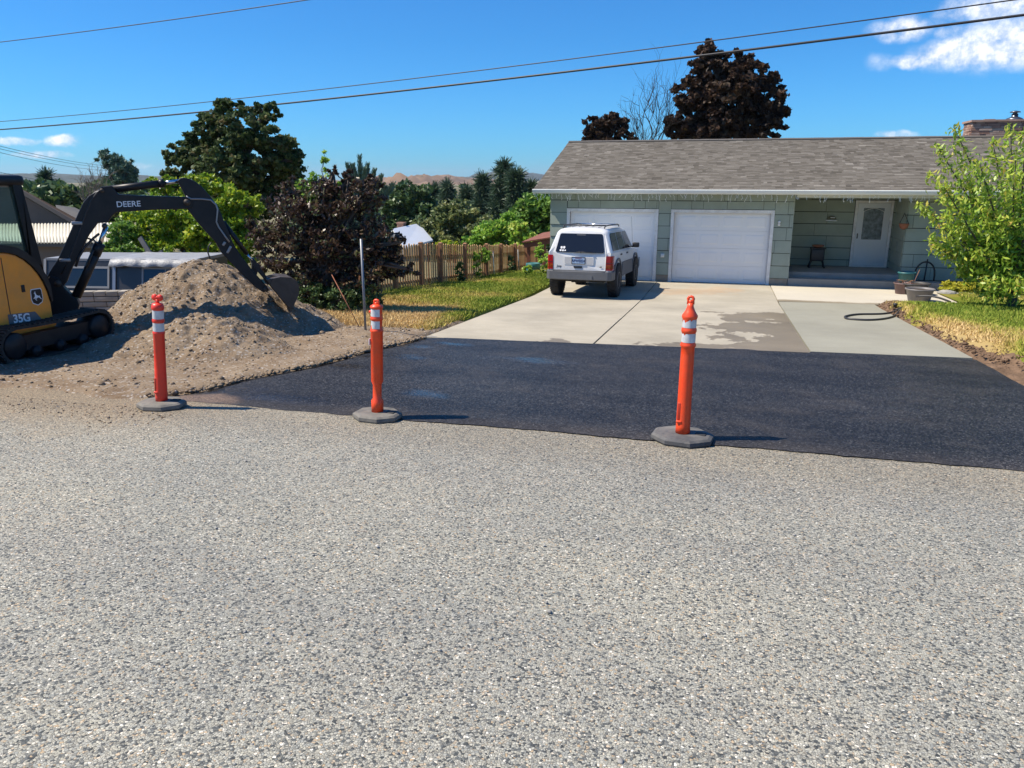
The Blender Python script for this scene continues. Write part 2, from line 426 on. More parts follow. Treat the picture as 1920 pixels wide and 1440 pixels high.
# damp patches: smoother, so that they mirror the sky
def wet_spots(nt, p, spots):
    acc = None
    for x, y, a, c_ in spots:
        mp = N(nt, "ShaderNodeMapping"); nt.links.new(p, mp.inputs[0]); mp.vector_type = 'POINT'
        mp.inputs['Location'].default_value = (-x/a, -y/c_, 0); mp.inputs['Scale'].default_value = (1/a, 1/c_, 0)
        nz = N(nt, "ShaderNodeTexNoise", Scale=2.2, Detail=5.0); nt.links.new(p, nz.inputs['Vector'])
        off = N(nt, "ShaderNodeVectorMath", operation='SUBTRACT'); nt.links.new(nz.outputs['Color'], off.inputs[0]); off.inputs[1].default_value = (.5, .5, .5)
        sc = N(nt, "ShaderNodeVectorMath", operation='SCALE'); nt.links.new(off.outputs[0], sc.inputs[0]); sc.inputs['Scale'].default_value = 2.6
        ad = N(nt, "ShaderNodeVectorMath", operation='ADD'); nt.links.new(mp.outputs[0], ad.inputs[0]); nt.links.new(sc.outputs[0], ad.inputs[1])
        sx = N(nt, "ShaderNodeSeparateXYZ"); nt.links.new(ad.outputs[0], sx.inputs[0]); cb = N(nt, "ShaderNodeCombineXYZ"); nt.links.new(sx.outputs[0], cb.inputs[0]); nt.links.new(sx.outputs[1], cb.inputs[1])
        ln = N(nt, "ShaderNodeVectorMath", operation='LENGTH'); nt.links.new(cb.outputs[0], ln.inputs[0])
        mr = N(nt, "ShaderNodeMapRange", interpolation_type='SMOOTHSTEP'); nt.links.new(ln.outputs['Value'], mr.inputs[0]); mr.inputs[1].default_value = 1.2; mr.inputs[2].default_value = .3
        if acc is None: acc = mr.outputs[0]
        else:
            mx = N(nt, "ShaderNodeMath", operation='MAXIMUM'); nt.links.new(acc, mx.inputs[0]); nt.links.new(mr.outputs[0], mx.inputs[1]); acc = mx.outputs[0]
    return acc
wet = wet_spots(nt, world_pos(nt), [(*gp(x, y)[:2], a, c_) for x, y, a, c_ in ((850, 648, .32, .16), (770, 652, .3, .15), (745, 672, .5, .2), (520, 752, .6, .2), (420, 735, .5, .2), (790, 745, .35, .22), (1010, 680, .5, .2), (640, 690, .5, .25))])
mr = N(nt, "ShaderNodeMapRange"); nt.links.new(wet, mr.inputs[0]); mr.inputs[3].default_value = .5; mr.inputs[4].default_value = .2
nt.links.new(mr.outputs[0], b.inputs['Roughness'])
for n_ in nt.nodes:
    if n_.type == 'BUMP':
        mr2 = N(nt, "ShaderNodeMapRange"); nt.links.new(wet, mr2.inputs[0]); mr2.inputs[3].default_value = .9; mr2.inputs[4].default_value = .3; nt.links.new(mr2.outputs[0], n_.inputs['Strength'])

b.inputs['Specular IOR Level'].default_value = .26
_old = b.inputs['Base Color'].links[0].from_socket      # a skin of reddish grit left on the apron's corner
_g = wet_spots(nt, world_pos(nt), [(*gp(385, 751)[:2], .42, .16), (*gp(330, 748)[:2], .3, .14)])
_f = N(nt, "ShaderNodeMath", operation='MULTIPLY'); nt.links.new(_g, _f.inputs[0]); _f.inputs[1].default_value = .75
nt.links.new(mixc(nt, _f.outputs[0], _old, ramp(nt, noise_n(nt, world_pos(nt), 60, 3, .7), [(.35, (.09, .06, .045)), (.65, (.33, .23, .16))])), b.inputs['Base Color'])
M_terrain = pm("dry_ground", (.17, .15, .07), .95, var=.35, vscale=1.2)
M_dirt, nt, b = nodes_of("dug_soil")
p = world_pos(nt)
c = ramp(nt, noise_n(nt, p, 2.2, 7, .62), [(.3, (.165, .11, .066)), (.5, (.24, .175, .113)), (.7, (.31, .235, .158))])
c = mixc(nt, ramp(nt, noise_n(nt, p, 38, 3, .7), [(.45, (0, 0, 0)), (.7, (.6, .6, .6))]), c, (.27, .22, .165))
v = N(nt, "ShaderNodeTexVoronoi", Scale=46.0); nt.links.new(p, v.inputs['Vector'])
sp = N(nt, "ShaderNodeSeparateColor"); nt.links.new(v.outputs['Color'], sp.inputs[0])
c = mixc(nt, ramp(nt, sp.outputs[0], [(.8, (0, 0, 0)), (.83, (.75, .75, .75))]), c, ramp(nt, sp.outputs[1], [(0, (.12, .10, .09)), (.5, (.33, .29, .25)), (1, (.5, .46, .41))]))
nt.links.new(c, b.inputs['Base Color']); b.inputs['Roughness'].default_value = .95; b.inputs['Specular IOR Level'].default_value = .15
h = N(nt, "ShaderNodeMath", operation='ADD'); nt.links.new(noise_n(nt, p, 30, 8, .7), h.inputs[0]); nt.links.new(sp.outputs[2], h.inputs[1])
bump(nt, b, h.outputs[0], .75, .02)
M_wetsoil = pm("dark_clod_soil", (.17, .11, .07), .95, var=.45, vscale=5, bumps=(26, .9, .03), spec=.15)

def concrete_mat(name, col, var, streak, wet_list=None, stain=None):
    m, nt, b = nodes_of(name)
    p = world_pos(nt)
    c = ramp(nt, noise_n(nt, p, .9, 7, .62), [(.3, tuple(x*(1-var) for x in col)), (.7, tuple(min(1, x*(1+var)) for x in col))])
    mp = N(nt, "ShaderNodeMapping"); nt.links.new(p, mp.inputs[0]); mp.inputs['Scale'].default_value = (1.2, 26, 1)     # broom strokes across the slab
    st = noise_n(nt, mp.outputs[0], 1.5, 5, .6)
    c = mixc(nt, 1.0, c, ramp(nt, st, [(.3, (1-streak,)*3), (.7, (1+streak,)*3)]), 'MULTIPLY')
    sp = noise_n(nt, p, 70, 3, .6)
    c = mixc(nt, 1.0, c, ramp(nt, sp, [(.3, (.9, .9, .9)), (.7, (1.07, 1.07, 1.07))]), 'MULTIPLY')
    if stain:
        s_ = wet_spots(nt, p, stain[0]); f = N(nt, "ShaderNodeMath", operation='MULTIPLY'); nt.links.new(s_, f.inputs[0]); f.inputs[1].default_value = stain[2]
        c = mixc(nt, f.outputs[0], c, stain[1])
    b.inputs['Roughness'].default_value = .85
    if wet_list is not None:
        w = wet_list(nt, p)
        c = mixc(nt, w, c, mixc(nt, 1.0, c, (.56, .51, .44), 'MULTIPLY'))
        mr = N(nt, "ShaderNodeMapRange"); nt.links.new(w, mr.inputs[0]); mr.inputs[3].default_value = .85; mr.inputs[4].default_value = .42; nt.links.new(mr.outputs[0], b.inputs['Roughness'])
    nt.links.new(c, b.inputs['Base Color'])
    bump(nt, b, st, .25, .004)
    return m
def old_wet(nt, p):
    """hosed-down water: runs from the new slab across the old one, with a damp edge along the asphalt"""
    s = N(nt, "ShaderNodeSeparateXYZ"); nt.links.new(p, s.inputs[0])
    mp = N(nt, "ShaderNodeMapping"); nt.links.new(p, mp.inputs[0]); mp.inputs['Scale'].default_value = (1.1, .75, 1)
    nz = noise_n(nt, mp.outputs[0], 1.35, 7, .6)
    # value rises towards x = 1.2 and towards the asphalt edge
    fx = N(nt, "ShaderNodeMapRange"); nt.links.new(s.outputs[0], fx.inputs[0]); fx.inputs[1].default_value = -1.5; fx.inputs[2].default_value = 1.1; fx.inputs[3].default_value = -.30; fx.inputs[4].default_value = .26
    fy = N(nt, "ShaderNodeMapRange"); nt.links.new(s.outputs[1], fy.inputs[0]); fy.inputs[1].default_value = 15.6; fy.inputs[2].default_value = 16.6; fy.inputs[3].default_value = 0; fy.inputs[4].default_value = -.55
    fe = N(nt, "ShaderNodeMapRange"); nt.links.new(s.outputs[1], fe.inputs[0]); fe.inputs[1].default_value = 11.6; fe.inputs[2].default_value = 10.75; fe.inputs[3].default_value = 0; fe.inputs[4].default_value = .26
    t = nz
    for q in (fx, fy, fe):
        a_ = N(nt, "ShaderNodeMath", operation='ADD'); nt.links.new(t, a_.inputs[0]); nt.links.new(q.outputs[0], a_.inputs[1]); t = a_.outputs[0]
    return ramp(nt, t, [(.545, (0, 0, 0)), (.56, (1, 1, 1))])
def new_wet(nt, p):
    nz = noise_n(nt, p, .8, 5, .6)
    return ramp(nt, nz, [(.3, (.10, .10, .10)), (.7, (.35, .35, .35))])
def walk_wet(nt, p):
    return band_y(nt, p, 15, 18.55, .12, .3, 1.2)
rust = [(*gp(1290, 549)[:2], 1.0, .8), (*gp(1340, 545)[:2], .7, .9)]
M_conc_old = concrete_mat("old_concrete", (.385, .345, .265), .17, .08, old_wet, (rust, (.42, .27, .15), .5))
M_conc_new = concrete_mat("fresh_concrete", (.325, .315, .25), .07, .06, new_wet)
M_conc_walk = concrete_mat("pale_concrete", (.52, .475, .385), .05, .04, walk_wet)

# terrain: one sheet to the horizon
xs = np.concatenate([-np.geomspace(4500, 60, 26), np.linspace(-55, 55, 90), np.geomspace(60, 4500, 26)])
ys = np.concatenate([-np.geomspace(600, 20, 10), np.linspace(-18, 75, 100), np.geomspace(78, 6500, 44)])
GX, GY = np.meshgrid(xs, ys)
GZ = gz(GX, GY)-.07+fbm(GX, GY, .02, 3)*np.clip((np.hypot(GX, GY)-60)/60, 0, 6)
tag(grid_mesh("ground", GX, GY, GZ, M_terrain), kind="structure")

# hills: far brown ridge and a blue one behind, and a low scrub hill to the left
def ridge(name, mat, Yd, pts, depth, seed, rough_amp):
    """pts: photo pixels of the skyline; a real hill of that distance, its foot well in front of its crest"""
    px_ = np.array([q[0] for q in pts]); py_ = np.array([q[1] for q in pts])
    u = np.linspace(px_[0], px_[-1], 150); top = np.interp(u, px_, py_)
    rows = []
    ks = np.linspace(0, 1, 26)
    for k in ks:
        row = []
        for a_, t_ in zip(u, top):
            P = at_y(a_, t_, Yd); zc = P[2]; foot = -16
            hgt = foot+(zc-foot)*math.sin(k*math.pi/2)**.9
            y_ = Yd-depth*(1-k); x_ = P[0]*(y_/Yd)*.35+P[0]*.65
            n_ = fbm(x_/(Yd*.012)+seed, y_/(Yd*.012), 1, 5)*rough_amp*math.sin(k*math.pi)*1.4
            row.append((x_, y_, hgt+n_+fbm(x_/(Yd*.006), seed, 1, 3)*rough_amp*.25*k))
        rows.append(row)
    rows.append([(p_[0], p_[1]+depth, -16) for p_ in rows[-1]])
    A = np.array(rows)
    return tag(grid_mesh(name, A[..., 0], A[..., 1], A[..., 2], mat), kind="structure")
M_hill = pm("dry_hill_grass", (.30, .20, .125), .95, var=.35, vscale=.012)
m_, nt, b = M_hill, M_hill.node_tree, M_hill.node_tree.nodes["Principled BSDF"]
p = world_pos(nt)
c = ramp(nt, noise_n(nt, p, .010, 8, .65), [(.3, (.085, .07, .04)), (.5, (.20, .125, .075)), (.72, (.27, .18, .115))])
c = mixc(nt, ramp(nt, noise_n(nt, p, .03, 6, .7), [(.58, (0, 0, 0)), (.66, (.8, .8, .8))]), c, (.05, .065, .035))
nt.links.new(c, b.inputs['Base Color'])
M_mount = pm("forested_mountain", (.035, .05, .04), .95, var=.4, vscale=.004)
ridge("hill", M_hill, 1900, [(380, 372), (470, 362), (560, 352), (640, 350), (720, 346), (765, 341), (800, 334), (822, 336), (843, 330), (866, 332), (890, 337), (930, 345), (990, 350), (1060, 358), (1200, 372), (1400, 380)], 900, 3.3, 34)
ridge("mountain", M_mount, 5200, [(600, 356), (760, 350), (860, 334), (900, 338), (955, 332), (985, 326), (1008, 325), (1030, 332), (1080, 340), (1300, 345), (1700, 350)], 1800, 8.1, 70)
ridge("mountain", M_mount, 2600, [(-900, 334), (-300, 330), (-60, 327), (40, 331), (110, 326), (170, 330), (260, 334), (340, 331), (460, 337), (560, 342)], 900, 2.2, 30)
ridge("hill", M_hill, 600, [(-500, 392), (-100, 392), (60, 385), (110, 384), (150, 380), (190, 383), (240, 390), (330, 398), (480, 408)], 300, 5.7, 8)

# road, fresh asphalt apron
X, Y = np.meshgrid(np.concatenate([np.linspace(-70, -16, 30), np.linspace(-15, 15, 121), np.linspace(16, 70, 30)]), np.linspace(-9, 6.35, 62))
road = tag(grid_mesh("road", X, Y, gz(X, Y)+fbm(X, Y, .7, 3)*.012-np.where(Y > 6.2, .05, 0), M_road), kind="structure")
def a_left(y): return np.interp(y, [5.7, 6.0, 6.3, 7.0, 7.9, 9.0, 10.3, 11.4], [-5.25, -5.15, -4.95, -4.85, -4.58, -4.46, -4.2, -4.15])
def a_top(t): return 10.42+.85*t
ny, nx = 170, 210
tt, uu = np.meshgrid(np.linspace(0, 1, nx), np.linspace(0, 1, ny))
L0 = -5.2+8.6*tt
bot = 5.93+fbm(L0, L0*0, 1.1, 2)*.06+fbm(L0, L0*0+3, 9, 4)*.07+.10*sstep(-5, 3, L0)
top = a_top(tt)+fbm(L0, L0*0+9, 6, 3)*.03
AY = bot+(top-bot)*uu
xl = a_left(AY)+fbm(AY, AY*0+4, 3, 4)*.16
xr = 3.32+fbm(AY, AY*0+2, 2, 3)*.1+np.clip(8.0-AY, 0, 3)*.55
AX = xl+(xr-xl)*tt
edge = np.minimum(np.minimum(tt, 1-tt)*25, np.minimum(uu*30, 1)).clip(0, 1)
AZ = gz(AX, AY)+.006+.022*edge+fbm(AX, AY, 1.1, 3)*.012
asph = tag(grid_mesh("asphalt_apron", AX, AY, AZ, M_asphalt), kind="structure")

# driveway: slabs of concrete, each a piece of its own, joints open between them
drive = empty("driveway", (0, 16, float(gz(0, 16))), kind="structure")
def slab(x0, x1, y0, y1, mat, lift=0., xt0=None, xt1=None, drift=0.):
    """one slab, following the fall of the ground; the far edge may be shifted"""
    n = 14; j = .009
    xt0 = x0 if xt0 is None else xt0; xt1 = x1 if xt1 is None else xt1
    mb = MB(); top = []; botm = []
    for i in range(n+1):
        t = i/n; y = y0+j+(y1-y0-2*j)*t
        a = x0+(xt0-x0)*t+j; b_ = x1+(xt1-x1)*t-j
        z = float(gz(0, y))+.022+lift
        top.append([(a+(b_-a)*k/6, y+drift*k/6, z+random.uniform(-.001, .001)) for k in range(7)])
    mb.grid(top, False)
    P = top; per = P[0]+[r_[-1] for r_ in P[1:]]+P[-1][-2::-1]+[r_[0] for r_ in P[-2:0:-1]]
    low = [(q[0], q[1], q[2]-.1) for q in per]; m = len(per)
    mb.add(per+low, [(k, (k+1) % m, (k+1) % m+m, k+m) for k in range(m)])
    return keep_world(mb.build("slab", mat), drive)
XJ = [(-4.24, -1.73), (-1.73, 1.21)]
for k, (a, b_) in enumerate(XJ):
    a2, b2 = a-(.10 if k == 0 else .06), b_-.06 if k == 0 else b_
    am, bm_ = (a+a2)/2, (b_+b2)/2
    ysp = [10.45+.24*k, 13.55, 16.95, 21.72] if k == 0 else [10.72, 16.95, 21.72]
    for q in range(len(ysp)-1):
        f0 = (ysp[q]-10.4)/11.3; f1 = (ysp[q+1]-10.4)/11.3
        slab(a+(a2-a)*f0, b_+(b2-b_)*f0, ysp[q], ysp[q+1], M_conc_old, 0, a+(a2-a)*f1, b_+(b2-b_)*f1, drift=.2 if q == 0 else .12)
slab(1.215, 3.27, 11.05, 18.15, M_conc_new, .006, 1.215, 3.24, drift=.15)
slab(1.215, 4.95, 18.2, 21.78, M_conc_walk, .006, 1.215, 5.62, drift=.12)
# ================================================================== SOIL, LAWNS
def scatter_clods(name, pts, sizes, mat, parent=None, seed=1):
    """irregular little lumps joined to one mass"""
    rg = np.random.default_rng(seed)
    bm = bmesh.new(); bmesh.ops.create_icosphere(bm, subdivisions=1, radius=1); bm.verts.ensure_lookup_table()
    v0 = np.array([v.co[:] for v in bm.verts]); f0 = np.array([[v.index for v in f.verts] for f in bm.faces]); bm.free()
    V = []; F = []
    for k, (p_, s_) in enumerate(zip(pts, sizes)):
        q = v0*rg.uniform(.55, 1.25, (len(v0), 1))*np.array([rg.uniform(.7, 1.3), rg.uniform(.7, 1.3), rg.uniform(.45, .9)])*s_
        a = rg.uniform(0, 6.28); ca, sa = math.cos(a), math.sin(a)
        q = np.stack([q[:, 0]*ca-q[:, 1]*sa, q[:, 0]*sa+q[:, 1]*ca, q[:, 2]], 1)
        V.append(q+np.array(p_)); F.append(f0+k*len(v0))
    return np_mesh(name, np.concatenate(V), np.concatenate(F), mat, parent)

def cone(x, y, cx, cy, H, slope, sx=1., sy=1., rnd=.12):
    r_ = np.sqrt(((x-cx)/sx)**2+((y-cy)/sy)**2+rnd**2)-rnd
    return np.clip(H-slope*r_, -.4, None)
def pile_h(x, y):
    wx = x+fbm(x, y, 1.1, 3)*.5; wy = y+fbm(x+9, y, 1.1, 3)*.5
    a = cone(wx, wy, -7.75, 10.25, 1.12, .64, 1.0, 1.0, .22)
    b_ = cone(wx, wy, -6.6, 8.55, .48, .5, 1.1, .92, .3)
    c_ = cone(wx, wy, -6.9, 10.6, .62, .56, 1, 1, .2)
    d_ = cone(wx, wy, -7.4, 8.2, .26, .45, 1.0, .8, .3)
    m = np.maximum(np.maximum(a, b_), np.maximum(c_, d_))
    h = np.maximum(m, 0)
    crag = np.abs(fbm(x+3, y, 2.6, 4))*.17
    return h+sstep(0.02, .35, m)*(crag-.06+fbm(x, y, 9, 4)*.12)+sstep(-.3, .05, m)*fbm(x, y, 7, 3)*.05
def dirt_z(x, y):
    edge = a_left(y)
    z = gz(x, y)+.035+fbm(x, y, .8, 4)*.07+fbm(x, y, 5, 4)*.035
    z = z-.09*sstep(-.22, .10, x-edge)-.16*sstep(6.0, 5.45, y+fbm(x, y*0, 1.3, 4)*.5)
    z = z+.07*np.exp(-((x+5.05)**2+(y-10.5)**2)/.25)      # spoil heaped round the foot of the post
    return z
X, Y = np.meshgrid(np.linspace(-15, -3.9, 260), np.linspace(5.0, 13.2, 210))
Z = dirt_z(X, Y)-.12*sstep(12.3, 13.1, Y)-.2*sstep(-4.35, -4.1, X)
tag(grid_mesh("dirt_ground", X, Y, Z, M_dirt), kind="structure")
X, Y = np.meshgrid(np.linspace(-10.2, -4.6, 280), np.linspace(6.7, 12.6, 290))
H = pile_h(X, Y)
pile = empty("dirt_pile", (-7.0, 9.2, float(gz(-7, 9.2))), "tall brown heap of excavated soil under the excavator bucket", "dirt pile")
pm_ = grid_mesh("soil_mass", X, Y, dirt_z(X, Y)-.03+H-.05*(H < .004), M_dirt); keep_world(pm_, pile)
n = 3800
px_ = RNG.uniform(-9.9, -4.7, n*3); py_ = RNG.uniform(6.8, 12.2, n*3); hh = pile_h(px_, py_)
ok = np.where(hh > .05)[0][:n]; sz = np.clip(RNG.lognormal(-4.65, .6, len(ok)), .005, .06)
pts = np.stack([px_[ok], py_[ok], dirt_z(px_[ok], py_[ok])-.03+hh[ok]+sz*.1], 1)
c_ = scatter_clods("clods", pts, sz, M_dirt, seed=5); c_["kind"] = "stuff"; keep_world(c_, pile)
n = 5200
px_ = RNG.uniform(-11, -4.2, n); py_ = RNG.uniform(5.2, 12.3, n)
ok = (px_ < a_left(py_)-.0+RNG.normal(0, .06, n)); px_, py_ = px_[ok], py_[ok]
sz = np.clip(RNG.lognormal(-4.75, .55, len(px_)), .005, .05)
tag(scatter_clods("pebbles", np.stack([px_, py_, dirt_z(px_, py_)+sz*.2], 1), sz, M_dirt, seed=6), kind="stuff")
# rubble lining the asphalt's edge
py_ = RNG.uniform(5.9, 10.4, 900); px_ = a_left(py_)-np.abs(RNG.normal(0, .07, 900))+.03
sz = np.clip(RNG.lognormal(-4.2, .5, 900), .008, .05)
tag(scatter_clods("edge_rubble", np.stack([px_, py_, gz(px_, py_)+.03+sz*.2], 1), sz, M_dirt, seed=7), kind="stuff")
px_ = RNG.uniform(-11, -4.6, 1800); py_ = 5.6-np.abs(RNG.normal(0, .30, 1800)); sz = np.clip(RNG.lognormal(-5.2, .45, 1800), .003, .018)
tag(scatter_clods('spilled_soil', np.stack([px_, py_, gz(px_, py_)+sz*.25], 1), sz, M_dirt, seed=17), kind='stuff')
# loose chips on the road
n = 1500
px_ = RNG.uniform(-6, 4, n); py_ = 1.6+4.2*RNG.random(n)**.7; sz = np.clip(RNG.lognormal(-5.2, .35, n), .003, .011)
M_chip = pm("loose_chip", (.30, .29, .27), .85, var=.6, vscale=31)
tag(scatter_clods("loose_chips", np.stack([px_, py_, gz(px_, py_)+sz*.3], 1), sz, M_chip, seed=8), kind="stuff")

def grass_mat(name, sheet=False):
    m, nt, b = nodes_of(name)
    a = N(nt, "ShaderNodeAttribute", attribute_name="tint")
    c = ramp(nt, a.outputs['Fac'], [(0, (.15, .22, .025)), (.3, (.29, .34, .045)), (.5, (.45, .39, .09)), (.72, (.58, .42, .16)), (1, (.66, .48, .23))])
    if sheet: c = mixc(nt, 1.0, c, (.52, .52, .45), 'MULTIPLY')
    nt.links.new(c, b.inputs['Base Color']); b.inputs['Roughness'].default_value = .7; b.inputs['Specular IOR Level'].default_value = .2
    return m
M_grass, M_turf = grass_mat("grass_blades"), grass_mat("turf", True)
def dry_left(x, y):
    g_ = .42+fbm(x, y, .55, 4)*1.4
    g_ = g_+.62*sstep(15.5, 12.2, y)*sstep(-4.4, -5.2, x)-.2*sstep(16, 20, y)-.25*sstep(-5.3, -4.5, x)*sstep(11, 13, y)
    return np.clip(g_, .02, 1)
def dry_right(x, y):
    g_ = .21+fbm(x+20, y, .6, 4)*1.0+.34*np.exp(-((y-13.0)/1.6)**2)*sstep(5.6, 4.0, x)+.35*sstep(3.9, 3.5, x)
    return np.clip(g_-.18*sstep(12, 10, y), .02, 1)
def lawn(name, x0, x1, y0, y1, zf, dryf, inside, n, seed, label):
    X, Y = np.meshgrid(np.linspace(x0, x1, 130), np.linspace(y0, y1, 150))
    Z = zf(X, Y)
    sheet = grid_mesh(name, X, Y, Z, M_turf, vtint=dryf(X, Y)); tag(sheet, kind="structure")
    rg = np.random.default_rng(seed)
    x = rg.uniform(x0, x1, n); y = y0+(y1-y0)*rg.random(n)**1.25
    ok = inside(x, y)&(rg.random(n) < 1.05-.35*dryf(x, y)); x, y = x[ok], y[ok]; n = len(x)
    z = zf(x, y); h = rg.uniform(.022, .058, n)*(1+.6*vnoise(x, y, 3)); a = rg.uniform(0, 6.28, n); w = rg.uniform(.003, .0065, n)*(1+y/14)
    lean = rg.normal(0, .028, (n, 2))
    P = np.stack([x, y, z], 1); sd_ = np.stack([np.cos(a)*w, np.sin(a)*w, np.zeros(n)], 1)
    T = P+np.stack([lean[:, 0], lean[:, 1], h], 1)
    V = np.stack([P-sd_, P+sd_, T], 1).reshape(-1, 3)
    np_mesh("grass", V, np.arange(3*n).reshape(-1, 3), M_grass, tint=np.clip(dryf(x, y)+rg.normal(0, .14, n), 0, 1))["kind"] = "stuff"
def zl(x, y): return gz(x, y)+.055+fbm(x, y, .9, 3)*.06-.12*sstep(-4.42, -4.28, x+.01*y-.11+fbm(y, y*0, 4, 3)*.06)-.12*sstep(11.35, 10.6, y+fbm(x, y, 1.5, 3)*.8)
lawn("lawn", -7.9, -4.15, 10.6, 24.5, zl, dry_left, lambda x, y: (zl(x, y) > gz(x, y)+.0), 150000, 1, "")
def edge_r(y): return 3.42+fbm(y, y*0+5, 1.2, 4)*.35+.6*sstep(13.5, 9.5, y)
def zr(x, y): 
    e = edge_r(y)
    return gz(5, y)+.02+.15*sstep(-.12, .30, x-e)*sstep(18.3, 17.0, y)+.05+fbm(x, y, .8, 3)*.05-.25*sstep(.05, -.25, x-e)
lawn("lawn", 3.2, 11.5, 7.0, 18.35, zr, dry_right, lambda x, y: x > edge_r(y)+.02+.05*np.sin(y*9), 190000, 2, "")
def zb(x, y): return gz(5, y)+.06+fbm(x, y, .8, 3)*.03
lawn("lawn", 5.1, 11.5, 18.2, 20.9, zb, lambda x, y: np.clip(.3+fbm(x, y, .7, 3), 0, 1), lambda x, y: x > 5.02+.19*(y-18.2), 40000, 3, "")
# raw bank of soil where the lawn was cut for the new slab
X, Y = np.meshgrid(np.linspace(3.18, 4.7, 70), np.linspace(5.9, 18.4, 300))
e = edge_r(Y)
Z = gz(5, Y)-.02+.16*sstep(-.32, .25, X-e)+fbm(X, Y, 4, 5)*.11*sstep(3.2, 3.45, X)*sstep(.5, .05, X-e)-.1*sstep(.25, .6, X-e)*sstep(9.5, 10.5, Y)
Z = Z-.04*sstep(3.45, 3.28, X)
tag(grid_mesh("dirt_bank", X, Y, Z, M_wetsoil), kind="structure")
n = 1100
py_ = RNG.uniform(7.5, 18.2, n); px_ = edge_r(py_)-RNG.uniform(-.12, .3, n); sz = np.clip(RNG.lognormal(-4.4, .5, n), .008, .05)
ok = px_ > 3.27
tag(scatter_clods("bank_clods", np.stack([px_, py_, gz(5, py_)+.03+.1*sstep(-.3, .2, px_-edge_r(py_))+sz*.2], 1)[ok], sz[ok], M_wetsoil, seed=9), kind="stuff")

# ================================================================== THE HOUSE
W = 21.8; FL = -1.075
M_side = pm("sage_shingle", (.31, .355, .29), .75, var=.10, vscale=3.0, bumps=(55, .25, .004))
_nt = M_side.node_tree; _b = _nt.nodes["Principled BSDF"]
_mp = N(_nt, "ShaderNodeMapping"); _nt.links.new(world_pos(_nt), _mp.inputs[0]); _mp.inputs['Scale'].default_value = (38, 38, 1.2)
bump(_nt, _b, noise_n(_nt, _mp.outputs[0], 1.0, 3, .6), .45, .004)
M_trim = pm("white_trim", (.78, .78, .76), .5, var=.05, vscale=4, dirt=((.30, .25, .2), 7, .35))
M_gdoor = pm("white_garage_door", (.88, .87, .84), .45, var=.03, vscale=2)
M_gut = pm("pale_gutter", (.76, .77, .71), .45, var=.05, vscale=3)
M_found = pm("foundation_concrete", (.33, .28, .22), .9, var=.2, vscale=6, bumps=(30, .4, .01))
M_step = pm("porch_concrete", (.27, .265, .25), .9, var=.12, vscale=4, bumps=(40, .3, .006))
M_black = pm("black_metal", (.02, .02, .022), .45, var=.2, vscale=10)
M_soff = pm("soffit_paint", (.62, .64, .58), .7, var=.05, vscale=2)
M_dark = pm("dark_recess", (.03, .03, .03), .8)
M_glass, nt, b = nodes_of("window_glass")
b.inputs['Base Color'].default_value = (.015, .02, .025, 1); b.inputs['Roughness'].default_value = .06; b.inputs['Specular IOR Level'].default_value = .6
house = empty("ranch_house", (0, W, FL), "sage green shingled ranch house with two white garage doors", "house")
def hp(mb, name, mat, parent=None):
    o = mb.build(name, mat); 
    if parent is None: return keep_world(o, house)
    o.parent = parent; o.matrix_parent_inverse = parent.matrix_basis.inverted() if parent.parent is None else Matrix(); 
    return o
# children of a part whose own vertices are in world space simply follow it
def sub(mb, name, mat, part):
    o = mb.build(name, mat); o.parent = part; return o
D1, D2 = (-4.31, -1.93), (-1.42, 1.09)      # garage openings
GT = .83                                    # their head
XL, XR = -4.86, 1.64                        # garage front
YP, YR = W+2.2, W+.62                       # porch back wall and the wall to its right
XP = 4.50                                   # porch's right end
XE = 14.0
SOF = 1.335
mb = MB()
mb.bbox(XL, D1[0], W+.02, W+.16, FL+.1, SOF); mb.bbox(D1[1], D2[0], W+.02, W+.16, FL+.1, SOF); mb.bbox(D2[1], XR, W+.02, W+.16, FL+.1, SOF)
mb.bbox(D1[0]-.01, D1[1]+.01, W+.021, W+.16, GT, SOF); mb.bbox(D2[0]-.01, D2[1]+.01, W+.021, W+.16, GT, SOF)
M_lapshade = pm("siding_lap_shade", (.02, .022, .02), .9)  # near-black front backing: paints the shadow lines between siding courses
hp(mb, "sheathing", M_lapshade); mb = MB()
mb.bbox(XL, XL+.14, W+.17, 30.2, FL+.1, SOF+.0)
mb.bbox(XR-.14, XR-.001, W+.17, YP-.01, FL+.1, SOF)
m5 = MB(); m5.bbox(XR-.13, XP+.14, YP+.02, YP+.16, FL+.1, SOF+.1); hp(m5, 'sheathing', M_lapshade)
mb.bbox(XP, XP+.14, YR+.17, YP+.02, FL+.1, SOF)
m5 = MB(); m5.bbox(XP+.001, XE, YR+.02, YR+.16, FL+.1, SOF); hp(m5, 'sheathing', M_lapshade)
mb.bbox(XL, XE, 30.2, 30.34, FL+.1, SOF); mb.bbox(XE-.14, XE, YR+.17, 30.19, FL+.1, SOF)
